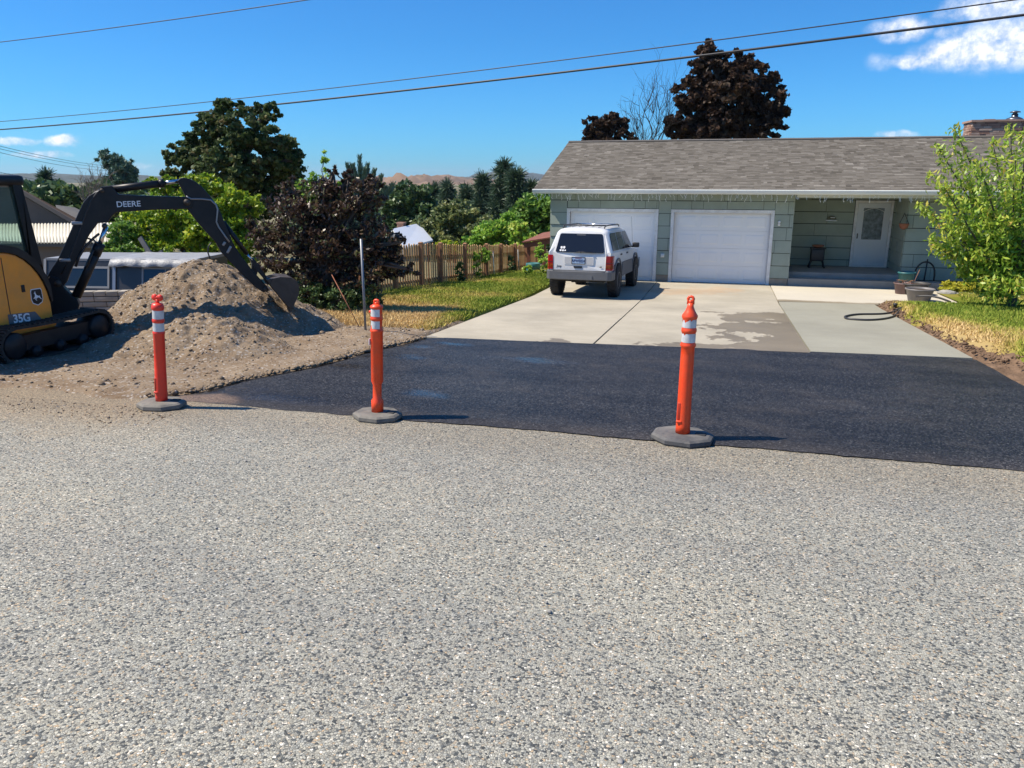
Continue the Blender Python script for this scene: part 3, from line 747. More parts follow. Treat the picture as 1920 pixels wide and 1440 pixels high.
# gable ends
for gx in (XL, XE-.14):
    mb.prism([(gx, W+.03, SOF+.001), (gx, 30.3, SOF+.001), (gx, 26.0, 2.80)], (0, 0, 0), (.14, 0, 0))
wall = hp(mb, "wall", M_side)
CH_ = .335
def panels(axis, a0, a1, plane, openings, zlist, widths, proud=1):
    """shingle panels in courses along a wall; axis 'x' (faces -y) or 'y' (faces +-x)"""
    rnd = random.Random(int(plane*100))
    for ci in range(len(zlist)-1):
        z0, z1 = zlist[ci], zlist[ci+1]
        a = a0-rnd.uniform(0, widths*.8)
        while a < a1:
            w_ = widths*rnd.choice((.5, 1, 1, 1.5)); s0, s1 = max(a, a0), min(a+w_, a1); a += w_
            if s1-s0 < .02: continue
            segs = [(s0, s1, z0, z1)]
            for (o0, o1, oz) in openings:
                new = []
                for q0, q1, y0, y1 in segs:
                    if q1 <= o0 or q0 >= o1 or y0 >= oz: new.append((q0, q1, y0, y1)); continue
                    if q0 < o0: new.append((q0, o0, y0, y1))
                    if q1 > o1: new.append((o1, q1, y0, y1))
                    if y1 > oz+.03: new.append((max(q0, o0), min(q1, o1), oz, y1))
                segs = new
            for q0, q1, y0, y1 in segs:
                if q1-q0 < .025: continue
                g_ = .004; t0 = .026+rnd.uniform(0, .005); t1 = .008; lap = rnd.uniform(-.004, .004)
                A = [(q0+g_, t0, y0+.012+lap), (q1-g_, t0, y0+.012+lap), (q1-g_, t1, y1-.004), (q0+g_, t1, y1-.004)]  # open gap under each course bares the dark backing as its shadow line
                if axis == 'x':
                    f_ = [Vector((u, plane+.02-t, z)) for u, t, z in A]; bk = [Vector((u, plane+.021, z)) for u, t, z in A]
                else:
                    f_ = [Vector((plane+proud*t, u, z)) for u, t, z in A]; bk = [Vector((plane-.001*proud, u, z)) for u, t, z in A]
                m2 = MB(); m2.add(f_+bk, [(0, 1, 2, 3), (7, 6, 5, 4), (0, 4, 5, 1), (1, 5, 6, 2), (2, 6, 7, 3), (3, 7, 4, 0)])
                sub(m2, "siding_panel", M_side, wall)
zl_ = [FL+.20+k*CH_ for k in range(8)]; zl_[-1] = SOF-.02
tw = .085
panels('x', XL-.02, XR+.02, W, [(D1[0]-tw, D1[1]+tw, GT+tw), (D2[0]-tw, D2[1]+tw, GT+tw)], zl_, .62)
panels('x', XR, XP, YP, [(3.43, 4.44, 1.14)], [-.72]+[z for z in zl_ if z > -.55], 1.2)
panels('x', XP, XE, YR, [], zl_, 1.2)
panels('y', W+.03, YP, XR, [], zl_, .62, 1)
panels('y', YR+.02, YP, XP, [], zl_, 1.2, -1)
for q0, q1, yq in ((XL+.01, D1[0]-tw, W+.01), (D1[1]+tw, D2[0]-tw, W+.01), (D2[1]+tw, XR, W+.01), (XP+.01, XE, YR+.03)):
    mb = MB(); mb.bbox(q0, q1, yq, yq+.12, FL-.3, FL+.2); hp(mb, "foundation", M_found)
# garage doors
def garage_door(x0, x1):
    mb = MB(); mb.bbox(x0-.01, x1+.01, W+.12, W+.15, FL, GT+.01)
    d = hp(mb, "garage_door", M_gdoor)
    hgt = (GT-FL-.02)/4
    for k in range(4):
        z0 = FL+.02+k*hgt; m2 = MB(); y = W+.085
        m2.bbox(x0-.02, x1+.02, y, y+.034, z0+.002, z0+hgt-.002)
        w_ = (x1-x0-.12)/4
        for j in range(4):          # raised and fielded panels
            a, b2 = x0+.06+j*w_+.05, x0+.06+(j+1)*w_-.05; c0, c1 = z0+.10, z0+hgt-.10
            o = [(a, c0), (b2, c0), (b2, c1), (a, c1)]; i_ = [(a+.03, c0+.03), (b2-.03, c0+.03), (b2-.03, c1-.03), (a+.03, c1-.03)]
            V = [(q[0], y-.001, q[1]) for q in o]+[(q[0], y-.008, q[1]) for q in i_]
            m2.add(V, [(4, 5, 6, 7)]+[(n_, (n_+1) % 4, (n_+1) % 4+4, n_+4) for n_ in range(4)])
        sub(m2, "section", M_gdoor, d)
    m3 = MB(); m3.bbox(x0-tw, x0, W-.022, W+.12, FL-.005, GT+tw); m3.bbox(x1, x1+tw, W-.022, W+.12, FL-.005, GT+tw); m3.bbox(x0+.0005, x1-.0005, W-.0215, W+.12, GT, GT+tw-.001)
    sub(m3, "trim", M_trim, d)
    m4 = MB(); m4.bbox(x0, x1, W+.07, W+.118, FL-.02, FL+.018); sub(m4, "bottom_seal", M_black, d)
    return d
garage_door(*D1); garage_door(*D2)
# porch: floor and step, ceiling is the soffit
mb = MB(); mb.bbox(XR+.01, XP+.9, W-.02, W+.36, FL-.2, -.855); hp(mb, "porch_step", M_step)
mb = MB(); mb.bbox(XR+.011, XP+.35, W+.35, YR+.0, FL-.2, -.72); mb.bbox(XR+.011, XP-.001, YR-.001, YP+.03, FL-.2, -.7205); hp(mb, "porch_floor", M_step)
# front door with storm door
def bar(mb, x0, x1, z0, z1, y0, y1): mb.bbox(x0, x1, y0, y1, z0, z1)
dz0, dz1, dx0, dx1 = -.72, 1.13, 3.44, 4.43
mb = MB(); yd = YP-.03
bar(mb, dx0, dx0+.07, dz0, dz1, yd, yd+.05); bar(mb, dx1-.07, dx1, dz0, dz1, yd, yd+.05); bar(mb, dx0+.07, dx1-.07, dz1-.07, dz1-.001, yd, yd+.05); bar(mb, dx0+.07, dx1-.07, dz0, dz0+.04, yd-.01, yd+.05)
fd = hp(mb, "front_door", M_trim)
mb = MB(); a, b2, c0, c1 = dx0+.075, dx1-.075, dz0+.045, dz1-.075; y = yd+.01
gx0, gx1, gz0, gz1 = a+.15, b2-.15, .04, c1-.13
bar(mb, a, gx0, c0, c1, y, y+.03); bar(mb, gx1, b2, c0, c1, y, y+.03); bar(mb, gx0, gx1, c0, gz0, y+.0005, y+.03); bar(mb, gx0, gx1, gz1, c1, y+.0005, y+.03)
for q in ((a+.1, b2-.1, c0+.08, c0+.1), (a+.1, b2-.1, -.08, -.06), (a+.1, a+.12, c0+.08, -.06), (b2-.12, b2-.1, c0+.08, -.06)): bar(mb, q[0], q[1], q[2], q[3], y-.006, y+.001)
M_storm = pm("pale_door_paint", (.66, .69, .70), .4, var=.03, vscale=2)
sub(mb, "storm_door", M_storm, fd)
mb = MB(); bar(mb, gx0, gx1, gz0, gz1, y+.012, y+.018); sub(mb, "glass", pm("leaded_door_glass", (.20, .23, .25), .12, var=.55, vscale=9, spec=.6), fd)
mb = MB(); ar = [(gx0+(gx1-gx0)*t, y-.004, gz1-.10+.09*math.sin(math.pi*t)) for t in [k/12 for k in range(13)]]; mb.tube(ar, .008, 6); bar(mb, gx0, gx0+.012, gz0, gz1-.09, y-.006, y); bar(mb, gx1-.012, gx1, gz0, gz1-.09, y-.006, y); bar(mb, gx0, gx1, gz0, gz0+.014, y-.006, y); sub(mb, "glass_moulding", M_trim, fd)
mb = MB(); mb.tube([(a+.05, y-.045, .08), (a+.05, y-.045, .22)], .012, 8); mb.tube([(a+.05, y-.045, .10), (a+.05, y, .10)], .008, 6); mb.tube([(a+.05, y-.045, .2), (a+.05, y, .2)], .008, 6); sub(mb, "handle", M_black, fd)
# roof: two slopes, gutter, shingles laid in courses
EY, RZ0 = W-.60, 1.455; RY, RZ = 26.0, 2.90; EX0, EX1 = -5.22, XE+.4
sl = (RZ-RZ0)/(RY-EY)
M_deck = pm("roof_deck", (.10, .09, .08), .9)
mb = MB(); mb.prism([(EX0+.02, EY+.02, RZ0-.03), (EX0+.02, RY, RZ-.03), (EX0+.02, 2*RY-EY, RZ0-.03), (EX0+.02, 2*RY-EY, RZ0-.11), (EX0+.02, RY, RZ-.13), (EX0+.02, EY+.02, RZ0-.11)], (0, 0, 0), (EX1-EX0-.04, 0, 0))
roof = hp(mb, "roof", M_deck)
M_shin, nt, b = nodes_of("asphalt_shingle")
a_ = N(nt, "ShaderNodeAttribute", attribute_name="tint")
c = ramp(nt, a_.outputs['Fac'], [(0, (.105, .092, .076)), (.35, (.152, .135, .113)), (.65, (.192, .172, .146)), (1, (.262, .238, .205))])
c = mixc(nt, 1.0, c, ramp(nt, noise_n(nt, world_pos(nt), 60, 2, .7), [(.3, (.8, .8, .8)), (.7, (1.18, 1.18, 1.18))]), 'MULTIPLY')
nt.links.new(c, b.inputs['Base Color']); b.inputs['Roughness'].default_value = .9; b.inputs['Specular IOR Level'].default_value = .2
def shingle_slope(front):
    V = []; F = []; T = []; rg = random.Random(5 if front else 6)
    nrm = Vector((0, -sl, 1)).normalized(); up_ = Vector((0, 1, sl)).normalized()
    ln = math.hypot(RY-EY, RZ-RZ0); e = .132; n = int(ln/e)+1
    for i in range(n):
        s0 = i*e; s1 = min(s0+e*1.25, ln)
        x = EX0-rg.uniform(0, .3)
        while x < EX1:
            w_ = rg.choice((.09, .13, .16, .2, .26)); x0, x1 = max(x, EX0), min(x+w_, EX1); x += w_
            if x1-x0 < .01: continue
            th = .007 if rg.random() < .5 else .0145
            o = Vector((0, EY, RZ0-.012))
            q = [o+up_*s0+nrm*(.006+th), o+up_*s1+nrm*.004, o+up_*s0-nrm*.004]
            k = len(V)
            for xx in (x0, x1):
                for p_ in q: V.append((xx, p_.y if front else 2*RY-p_.y, p_.z))
            F += [(k, k+3, k+4, k+1), (k, k+2, k+5, k+3), (k, k+1, k+2, k+2), (k+3, k+5, k+4, k+4)] if False else [(k, k+3, k+4, k+1), (k+2, k+5, k+3, k)]
            t = min(1, max(0, rg.gauss(.45, .2)))
            T += [t, t*.5]
    o = np_mesh("shingles", np.array(V), np.array(F), M_shin, tint=T); o.parent = roof; o["kind"] = "stuff"
shingle_slope(True); shingle_slope(False)
mb = MB()
x = EX0
while x < EX1-.01:
    x1 = min(x+.28, EX1); mb.prism([(x, RY-.14, RZ-.02), (x, RY, RZ+.022+random.uniform(0, .004)), (x, RY+.14, RZ-.02), (x, RY, RZ-.0)], (0, 0, 0), (x1-x-.004, 0, 0)); x += .28
sub(mb, "ridge_cap", M_deck, roof)
for gx in (EX0-.0, EX1-.02):
    mb = MB(); mb.prism([(gx, EY, RZ0-.02), (gx, RY, RZ-.02), (gx, 2*RY-EY, RZ0-.02), (gx, 2*RY-EY, RZ0-.16), (gx, RY, RZ-.17), (gx, EY, RZ0-.16)], (-.01, 0, 0), (.03, 0, 0)); sub(mb, "rake_board", M_trim, roof)
mb = MB(); gy = EY
prof = [(0, .0), (0, .085), (-.02, .105), (-.075, .11), (-.095, .10), (-.095, .085), (-.085, .055), (-.07, .02), (-.055, 0)]
mb.prism([(EX0-.02, gy+q[0], 1.335+q[1]) for q in prof], (0, 0, 0), (EX1-EX0+.04, 0, 0))
hp(mb, "gutter", M_gut)
mb = MB(); mb.bbox(EX0+.03, EX1-.03, EY+.001, EY+.025, 1.325, RZ0-.035); hp(mb, "fascia", M_gut)
mb = MB(); mb.bbox(EX0+.03, EX1-.03, EY+.026, YP+.1, SOF+.002, SOF+.02); hp(mb, "soffit", M_soff)
# header beam over the porch
mb = MB(); mb.bbox(XR+.03, XE-.02, EY+.30, EY+.36, SOF-.085, SOF+.001); hp(mb, "porch_beam", M_soff)
# chimney of thin ledge stones
M_br = [pm("chimney_stone", c_, .9, var=.25, vscale=8, bumps=(30, .5, .01)) for c_ in ((.30, .17, .12), (.37, .24, .18), (.22, .13, .10), (.42, .30, .23))]
M_mort = pm("mortar", (.20, .17, .15), .95)
cx0, cx1, cy0, cy1, cz1 = 6.62, 8.5, 26.05, 26.95, 3.30
mb = MB(); mb.bbox(cx0+.02, cx1-.02, cy0+.02, cy1-.02, 2.5, cz1); chim = hp(mb, "chimney", M_mort)
z = 2.62
while z < cz1-.02:
    h_ = random.uniform(.045, .07)
    for face in (0, 1):
        a0, a1 = (cx0, cx1) if face == 0 else (cy0, cy1)
        x = a0-random.uniform(0, .1)
        while x < a1:
            w_ = random.uniform(.14, .34); q0, q1 = max(x, a0), min(x+w_, a1); x += w_
            if q1-q0 < .03: continue
            t = random.uniform(0, .018); m2 = MB()
            if face == 0: m2.bbox(q0+.004, q1-.004, cy0-t, cy0+.03, z, min(z+h_-.008, cz1))
            else: m2.bbox(cx0-t, cx0+.03, q0+.004, q1-.004, z, min(z+h_-.008, cz1))
            sub(m2, "stone", random.choice(M_br), chim)
    z += h_
mb = MB(); mb.bbox(cx0-.05, cx1+.05, cy0-.05, cy1+.05, cz1, cz1+.055); mb.bbox(cx0+.35, cx0+.62, cy0+.2, cy0+.5, cz1+.055, cz1+.085); sub(mb, "chimney_cap", M_br[1], chim)
mb = MB(); c0 = (7.78, 26.45, cz1+.055)
mb.lathe([(.24, 0), (.2, .05), (.10, .09), (.085, .1), (.085, .17)], c0, 14); mb.lathe([(.06, .17), (.06, .21)], c0, 12); mb.lathe([(.14, .21), (.13, .235), (.03, .26), (.001, .262)], c0, 14)
M_flue = pm("flue_metal", (.16, .17, .2), .35, .8); sub(mb, "flue_cap", M_flue, chim)
# icicle string lights under the gutter
mb = MB(); x = EX0+.05; rnd = random.Random(9)
top = []
while x < 6.2:
    top.append((x, EY-.03, SOF-.004+rnd.uniform(-.006, .006)))
    if rnd.random() < .72:
        L_ = rnd.uniform(.06, .2); xx = x; pts_ = [(xx, EY-.03, SOF-.004)]
        for k in range(4): xx += rnd.uniform(-.025, .025); pts_.append((xx, EY-.03+rnd.uniform(-.02, .02), SOF-.004-L_*(k+1)/4))
        mb.tube(pts_, .004, 4, False)
        for q in pts_[1:]: mb.box((q[0], q[1]-.004, q[2]), (.011, .011, .02))
    x += rnd.uniform(.05, .12)
mb.tube(top, .004, 4, False)
M_wirew = pm("white_light_wire", (.8, .8, .72), .5)
tag(mb.build("string_lights", M_wirew), "white icicle string lights hanging along the house gutter", "string lights")
# small things on the wall
mb = MB(); c0 = at_y(1461, 419, W-.03)
for dz in (.035, -.03): mb.lathe([(.0, -.012), (.03, -.01), (.036, 0), (.03, .01), (.0, .012)], (c0[0], c0[1]+.0, c0[2]+dz), 14, Matrix.Rotation(R(90), 3, 'X'), cap=False)
keep_world(mb.build("door_bell", M_trim), house)
mb = MB(); c0 = at_y(1242, 479, W-.03); mb.rbox((c0[0], c0[1]+.01, c0[2]), (.10, .04, .10), .008)
ob = keep_world(mb.build("outlet_box", M_gut), house)
mb = MB(); mb.tube([(c0[0]+.0, c0[1]-.02, c0[2]-.02), (c0[0]+.03, c0[1]-.025, c0[2]+.02), (c0[0]+.035, c0[1]-.025, c0[2]-.03)], .005, 5); ob2 = mb.build("outlet_cover", M_trim); ob2.parent = ob
# ================================================================== THE WHITE SUV
M_white = pm("white_car_paint", (.74, .74, .73), .28, var=.03, vscale=1.5, coat=.4, dirt=((.45, .40, .33), 3, .25))
M_clad = pm("grey_cladding", (.115, .12, .13), .55, var=.15, vscale=5)
M_bumper = pm("grey_bumper", (.115, .118, .125), .5, var=.12, vscale=5)
M_tyre = pm("tyre_rubber", (.022, .022, .023), .8, var=.3, vscale=12, bumps=(60, .4, .01))
M_rim = pm("alloy_rim", (.42, .42, .43), .35, .8, var=.1)
M_red = pm("red_lens", (.30, .012, .018), .18, var=.1); M_amber = pm("amber_lens", (.42, .09, .02), .2); M_plate = pm("blue_white_plate", (.33, .45, .62), .4, var=.25, vscale=40)
M_wht = pm("white_print", (.8, .8, .8), .5); M_navy = pm("dark_blue_print", (.03, .05, .14), .5); M_chrome = pm("chrome", (.6, .62, .65), .15, 1.0)
M_under = pm("underbody", (.018, .017, .016), .8)
S = .925
suv = empty("parked_suv", (-3.14, 17.95, float(gz(-3.1, 18.1))+.022), "white boxy SUV with roof rails parked before the left garage door", "car", rz=R(-2.5))
suv.scale = (S*.92, S, S)
suv.rotation_euler.x = -math.atan(.035)
def sp(mb, name, mat, parent=None):
    if name not in ('wheel', 'tread', 'rim'): mb.v = [(v[0], v[1], v[2]*.935+.095) for v in mb.v]      # the body sits high on its springs
    o = mb.build(name, mat); o.parent = parent or suv; return o
# body: stations along y (rear -0.85 to front 3.6, rear axle at 0); outline half-section per station (x, z)
def section(w_bot, w_belt, w_roof, z_bot, z_belt, z_roof, crown=.03):
    return [(w_bot-.03, z_bot), (w_bot, z_bot+.06), (w_bot+.012, (z_bot+z_belt)*.5), (w_belt, z_belt-.03), (w_belt-.025, z_belt), (w_roof+.025, z_roof-.085), (w_roof-.04, z_roof-.03), (w_roof-.14, z_roof), (w_roof*.45, z_roof+crown*.7), (0, z_roof+crown)]
st = [(-.80, section(.80, .83, .62, .56, 1.13, 1.64)), (-.74, section(.845, .865, .655, .52, 1.14, 1.69)), (-.55, section(.86, .875, .665, .50, 1.14, 1.715)), (.3, section(.865, .88, .675, .48, 1.13, 1.735)), (1.2, section(.865, .88, .68, .48, 1.12, 1.735)), (1.75, section(.865, .88, .675, .48, 1.115, 1.70)),
      (2.05, section(.865, .88, .64, .48, 1.11, 1.56, .02)), (2.45, section(.86, .87, .70, .48, 1.10, 1.16, .02)), (2.6, section(.86, .865, .73, .48, 1.08, 1.11, .02)), (3.3, section(.84, .84, .70, .5, 1.01, 1.04, .02)), (3.58, section(.78, .78, .66, .52, .93, .97, .02))]
rows = []
for y, sc_ in st:
    # the tail slopes forward above the belt
    lean = lambda z: (.20*max(0, (z-1.10))/.6 if y < -.7 else (.12*max(0, z-1.1)/.6 if y < -.5 else 0))
    half = [(x, y+lean(z), z) for x, z in sc_]
    rows.append(half+[(-x, yy, z) for x, yy, z in half[-2::-1]])
mb = MB(); mb.grid(rows)
mb.add(rows[0], [tuple(range(len(rows[0])))]); mb.add(rows[-1], [tuple(range(len(rows[-1])))]); 
mb.grid([[(r_[0][0]*-1, r_[0][1], r_[0][2]), (r_[0][0], r_[0][1], r_[0][2])] for r_ in rows])
body = sp(mb, "body", M_white)
md = body.modifiers.new("edge", 'BEVEL'); md.width = .012; md.segments = 2; md.limit_method = 'ANGLE'; md.angle_limit = R(40)
# tailgate shut-line panel, rear glass (a slab each, following the slope of the tail)
def rear(x, z, out=0.): return Vector((x, -.80+(.20*max(0, z-1.10)/.6)-out, z))
def rear_panel(poly, out, th=.02):
    m = MB(); F_ = [rear(x, z, out) for x, z in poly]; Bk = [rear(x, z, -th) for x, z in poly]; n = len(poly)
    m.add(F_+Bk, [tuple(range(n)), tuple(range(2*n-1, n-1, -1))]+[(k, (k+1) % n, (k+1) % n+n, k+n) for k in range(n)]); return m
M_rglass, nt, b = nodes_of("tinted_glass"); b.inputs['Base Color'].default_value = (.012, .014, .02, 1); b.inputs['Roughness'].default_value = .07; b.inputs['Specular IOR Level'].default_value = .55
tg = sp(rear_panel([(-.70, .60), (.70, .60), (.715, 1.10), (.60, 1.60), (.5, 1.635), (-.5, 1.635), (-.60, 1.60), (-.715, 1.10)], .012), "tailgate", M_white)
rg_ = sp(rear_panel([(-.655, 1.135), (-.63, 1.105), (.63, 1.105), (.655, 1.135), (.575, 1.555), (.54, 1.585), (-.54, 1.585), (-.575, 1.555)], .019), "rear_window", M_rglass)
for k, (x, z, w_, h_) in enumerate([(-.50, 1.225, .055, .06), (-.43, 1.228, .055, .06), (-.52, 1.155, .05, .045), (-.455, 1.153, .045, .045), (-.395, 1.153, .04, .035)]):
    sp(rear_panel([(x-w_/2, z-h_*.3), (x-w_*.3, z-h_/2), (x+w_*.3, z-h_/2), (x+w_/2, z-h_*.3), (x+w_/2, z+h_*.3), (x+w_*.3, z+h_/2), (x-w_*.3, z+h_/2), (x-w_/2, z+h_*.3)], .0215), "sticker", M_wht, rg_)
sp(rear_panel([(-.12, 1.545), (.12, 1.545), (.12, 1.562), (-.12, 1.562)], .022), "brake_light", M_bumper, rg_)
m = MB(); p0 = rear(.05, 1.10, .03); m.tube([p0, rear(.0, 1.13, .035), rear(-.02, 1.125, .03)], .012, 6); m.tube([rear(-.08, 1.12, .035), rear(.36, 1.115, .032)], .009, 6); sp(m, "wiper", M_black, rg_)
# number plate recess, plate, lettering, handle
sp(rear_panel([(-.40, .79), (.36, .79), (.38, .82), (.38, 1.0), (-.42, 1.0), (-.42, .82)], .02), "plate_surround", M_white, tg)
sp(rear_panel([(-.38, .81), (.34, .81), (.355, .83), (.355, .985), (-.395, .985), (-.395, .83)], .0225), "plate_recess", pm("recess_grey", (.5, .5, .5), .5), tg)
sp(rear_panel([(-.20, .815), (.155, .815), (.155, .985), (-.20, .985)], .030), "licence_plate", M_plate, tg)
m = MB()
for q in ((-.205, .81, .16, .822), (-.205, .978, .16, .992), (-.205, .822, -.193, .978), (.148, .822, .16, .978)):
    m.add(rear_panel([(q[0], q[1]), (q[2], q[1]), (q[2], q[3]), (q[0], q[3])], .034).v, [(0, 1, 2, 3), (7, 6, 5, 4), (0, 1, 5, 4), (1, 2, 6, 5), (2, 3, 7, 6), (3, 0, 4, 7)])
sp(m, "plate_frame", M_black, tg)
text_mesh("plate_number", "APW0224", .088, M_navy, frame((1, 0, 0), (0, 0, 1), (-0.022, -0.833, 0.92715)), tg, .001, .002)
text_mesh("plate_state", "WASHINGTON", .027, M_red, frame((1, 0, 0), (0, 0, 1), (-0.022, -0.833, 0.99073)), tg, .001)
sp(rear_panel([(-.13, .70), (.07, .70), (.085, .715), (.085, .755), (-.145, .755), (-.145, .715)], .022), "tailgate_handle", M_black, tg)
text_mesh("badge", "Jeep", .075, M_bumper, frame((1, 0, 0), (0, 0, 1), (-0.55, -0.8145, 0.791575)), tg, .002, .001, shear=.2)
m = MB(); m.lathe([(0, -.002), (.028, -.001), (.028, .001), (0, .002)], (.58, -.814, .75), 14, Matrix.Rotation(R(90), 3, 'X') @ Matrix.Diagonal((1.3, .6, 1)), cap=False); sp(m, "round_badge", M_bumper, tg)
# tail lights wrap the corners
for s in (-1, 1):
    m = MB()
    def lamp(z0, z1): 
        P = [(s*.715, -.822), (s*.835, -.805), (s*.885, -.74), (s*.893, -.60), (s*.86, -.60), (s*.80, -.78)]
        mm = MB(); mm.prism([(x, y, z0) for x, y in P], (0, 0, 0), (0, 0, z1-z0)); return mm
    t = sp(lamp(.66, 1.03), "tail_light", M_red); sp(lamp(.70, .80), "amber_lens", M_amber, t); t.data.materials[0] = M_red
    sp(MB().prism([(x*1.004, y-.003, .845) for x, y in [(s*.715, -.822), (s*.835, -.805), (s*.885, -.74), (s*.893, -.61), (s*.85, -.61), (s*.80, -.78)]], (0, 0, 0), (0, 0, .012)), "lens_rib", M_black, t)
# bumper, cladding, sills
def arc_bar(z0, z1, out, inset=.0):
    P = [(-.90, -.42), (-.915, -.62), (-.885, -.82), (-.80, -.895), (-.4, -.925), (.4, -.925), (.80, -.895), (.885, -.82), (.915, -.62), (.90, -.42), (.80, -.42), (.78, -.74), (-.78, -.74), (-.80, -.42)]
    mm = MB(); mm.prism([(x, y-out*(1 if abs(x) < .6 else .3), z0) for x, y in P], (0, 0, 0), (0, 0, z1-z0)); return mm
bp = sp(arc_bar(.40, .635, 0), "rear_bumper", M_bumper)
md = bp.modifiers.new("edge", 'BEVEL'); md.width = .02; md.segments = 2; md.limit_method = 'ANGLE'
m = MB(); m.bbox(-.55, .38, -.94, -.90, .42, .53); sp(m, "bumper_panel", M_clad, bp)
m = MB(); m.bbox(-.70, .70, -.905, -.80, .636, .652); sp(m, "bumper_step", M_bumper, bp)
for s in (-1, 1):
    m = MB(); P = [(-.42, .40), (-.42, .70), (-.36, .78)]
    # lower door cladding between the wheel arches with the arches' curves
    arcR = [(0+.50*math.cos(a), .42+.46*math.sin(a)) for a in [R(q) for q in range(172, -1, -12)]]
    arcF = [(2.69+.50*math.cos(a), .42+.46*math.sin(a)) for a in [R(q) for q in range(180, -9, -12)]]
    poly = [(-.56, .47), (-.56, .74)]+[(-.54, .80)]+[(x*1.12, .42+(z-.42)*1.14) for x, z in arcR]+[(.62, .80), (2.08, .80)]+[(2.69+(x-2.69)*1.12, .42+(z-.42)*1.14) for x, z in arcF]+[(3.4, .76), (3.45, .5)]+arcF[::-1]+[(2.1, .42), (.58, .42)]+arcR[::-1]
    m.prism([(s*.872, y, z) for y, z in poly], (0, 0, 0), (s*.03, 0, 0)); sp(m, "side_cladding", M_clad)
    for name, ya, yb in (("front_door_panel", 1.13, 2.2), ("rear_door_panel", .25, 1.11)):
        m = MB(); m.prism([(s*.885, ya, .81), (s*.885, yb, .81), (s*.876, yb, 1.09), (s*.876, ya, 1.09)], (0, 0, 0), (s*.006, 0, 0)); dp = sp(m, name, M_white)
        m = MB(); m.rbox((s*.892, ya+.13, 1.02), (.03, .17, .045), .01); sp(m, "door_handle", M_black, dp)
    # side windows
    def sidew(pts, mat, name, out):
        def xs_(z): return .858+(.70-.858)*((z-1.13)/(1.65-1.13))+out
        mm = MB(); F_ = [(s*xs_(z), y, z) for y, z in pts]; Bk = [(s*(xs_(z)-.02), y, z) for y, z in pts]; n = len(pts)
        mm.add(F_+Bk, [tuple(range(n)), tuple(range(2*n-1, n-1, -1))]+[(k, (k+1) % n, (k+1) % n+n, k+n) for k in range(n)]); return sp(mm, name, mat)
    sidew([(-.60, 1.16), (.20, 1.15), (.20, 1.60), (-.40, 1.60), (-.50, 1.55)], M_rglass, "quarter_window", .006)
    sidew([(.28, 1.15), (1.08, 1.145), (1.08, 1.61), (.28, 1.605)], M_rglass, "door_window", .006)
    sidew([(1.15, 1.145), (2.22, 1.14), (2.10, 1.24), (1.76, 1.575), (1.66, 1.61), (1.15, 1.61)], M_rglass, "door_window", .006)
    m = MB(); m.rbox((s*1.0, 2.02, 1.20), (.2, .1, .14), .03); m.bbox(min(s*.87, s*.95), max(s*.87, s*.95), 2.0, 2.05, 1.13, 1.17); sp(m, "side_mirror", M_black)
    # roof rail
    m = MB(); m.tube([(s*.56, -.42, 1.725), (s*.56, -.35, 1.775), (s*.57, 0, 1.79), (s*.57, 1.2, 1.795), (s*.56, 1.5, 1.775), (s*.55, 1.58, 1.735)], .017, 8)
    rail = sp(m, "roof_rail", M_black)
for y in (-.30, 1.35):
    m = MB(); m.tube([(-.57, y, 1.79), (.57, y, 1.79)], .016, 8); sp(m, "cross_bar", M_black if y < 0 else M_chrome)
for x in (-.36, -.18, 0, .18, .36):
    m = MB(); m.rbox((x, .45, 1.758-abs(x)*.04), (.02, 1.4, .012), .004); sp(m, "roof_strip", M_clad)
m = MB(); m.tube([(.78, 2.75, 1.08), (.74, 2.55, 2.0)], .004, 5); sp(m, "antenna", M_black)
m = MB(); m.bbox(-.66, .66, -.70, 3.4, .34, .50); m.tube([(-.75, 0, .40), (.75, 0, .40)], .05, 10); m.tube([(-.2, -.75, .36), (.1, -.3, .34), (.3, .4, .36)], .04, 8); m.tube([(-.45, -.5, .36), (-.45, .1, .38)], .03, 8); m.lathe([(.1, -.09), (.14, 0), (.1, .09)], (0.05, 0, .40), 12); sp(m, "underbody", M_under)
m = MB(); P = [(-.60, 2.16), (.60, 2.16)]; m.add([(-.70, 2.46, 1.15), (.70, 2.46, 1.15), (.60, 1.86, 1.66), (-.60, 1.86, 1.66)], [(0, 1, 2, 3)]); sp(m, "windscreen", M_rglass)
TR = .425
for s in (-1, 1):
    for y in (0, 2.69):
        # tyre with tread blocks, rim with spokes
        Mx = Matrix.Rotation(R(90)*s, 3, 'Y'); c0 = (s*.80, y, TR)
        m = MB(); m.lathe([(.20, -.11), (.30, -.135), (TR-.03, -.125), (TR, -.10), (TR+.002, 0), (TR, .10), (TR-.03, .125), (.30, .135), (.20, .12)], c0, 30, Mx)
        w_ = sp(m, "wheel", M_tyre)
        m = MB()
        for k in range(36):
            a = 2*math.pi*k/36
            for q, off in ((-.07, 0), (.07, .087)):
                rr = Mx @ (Matrix.Rotation(a+off, 3, 'Z')); m.box(Vector(c0)+rr @ Vector((TR+.004, 0, q)), (.016, .045, .10), rr)
        sp(m, "tread", M_tyre, w_)
        m = MB(); m.lathe([(.02, .07), (.06, .09), (.085, .085), (.09, .05), (.165, .06), (.19, .11), (.205, .125), (.207, .10)], c0, 20, Mx, cap=False)
        sp(m, "rim", M_rim, w_)

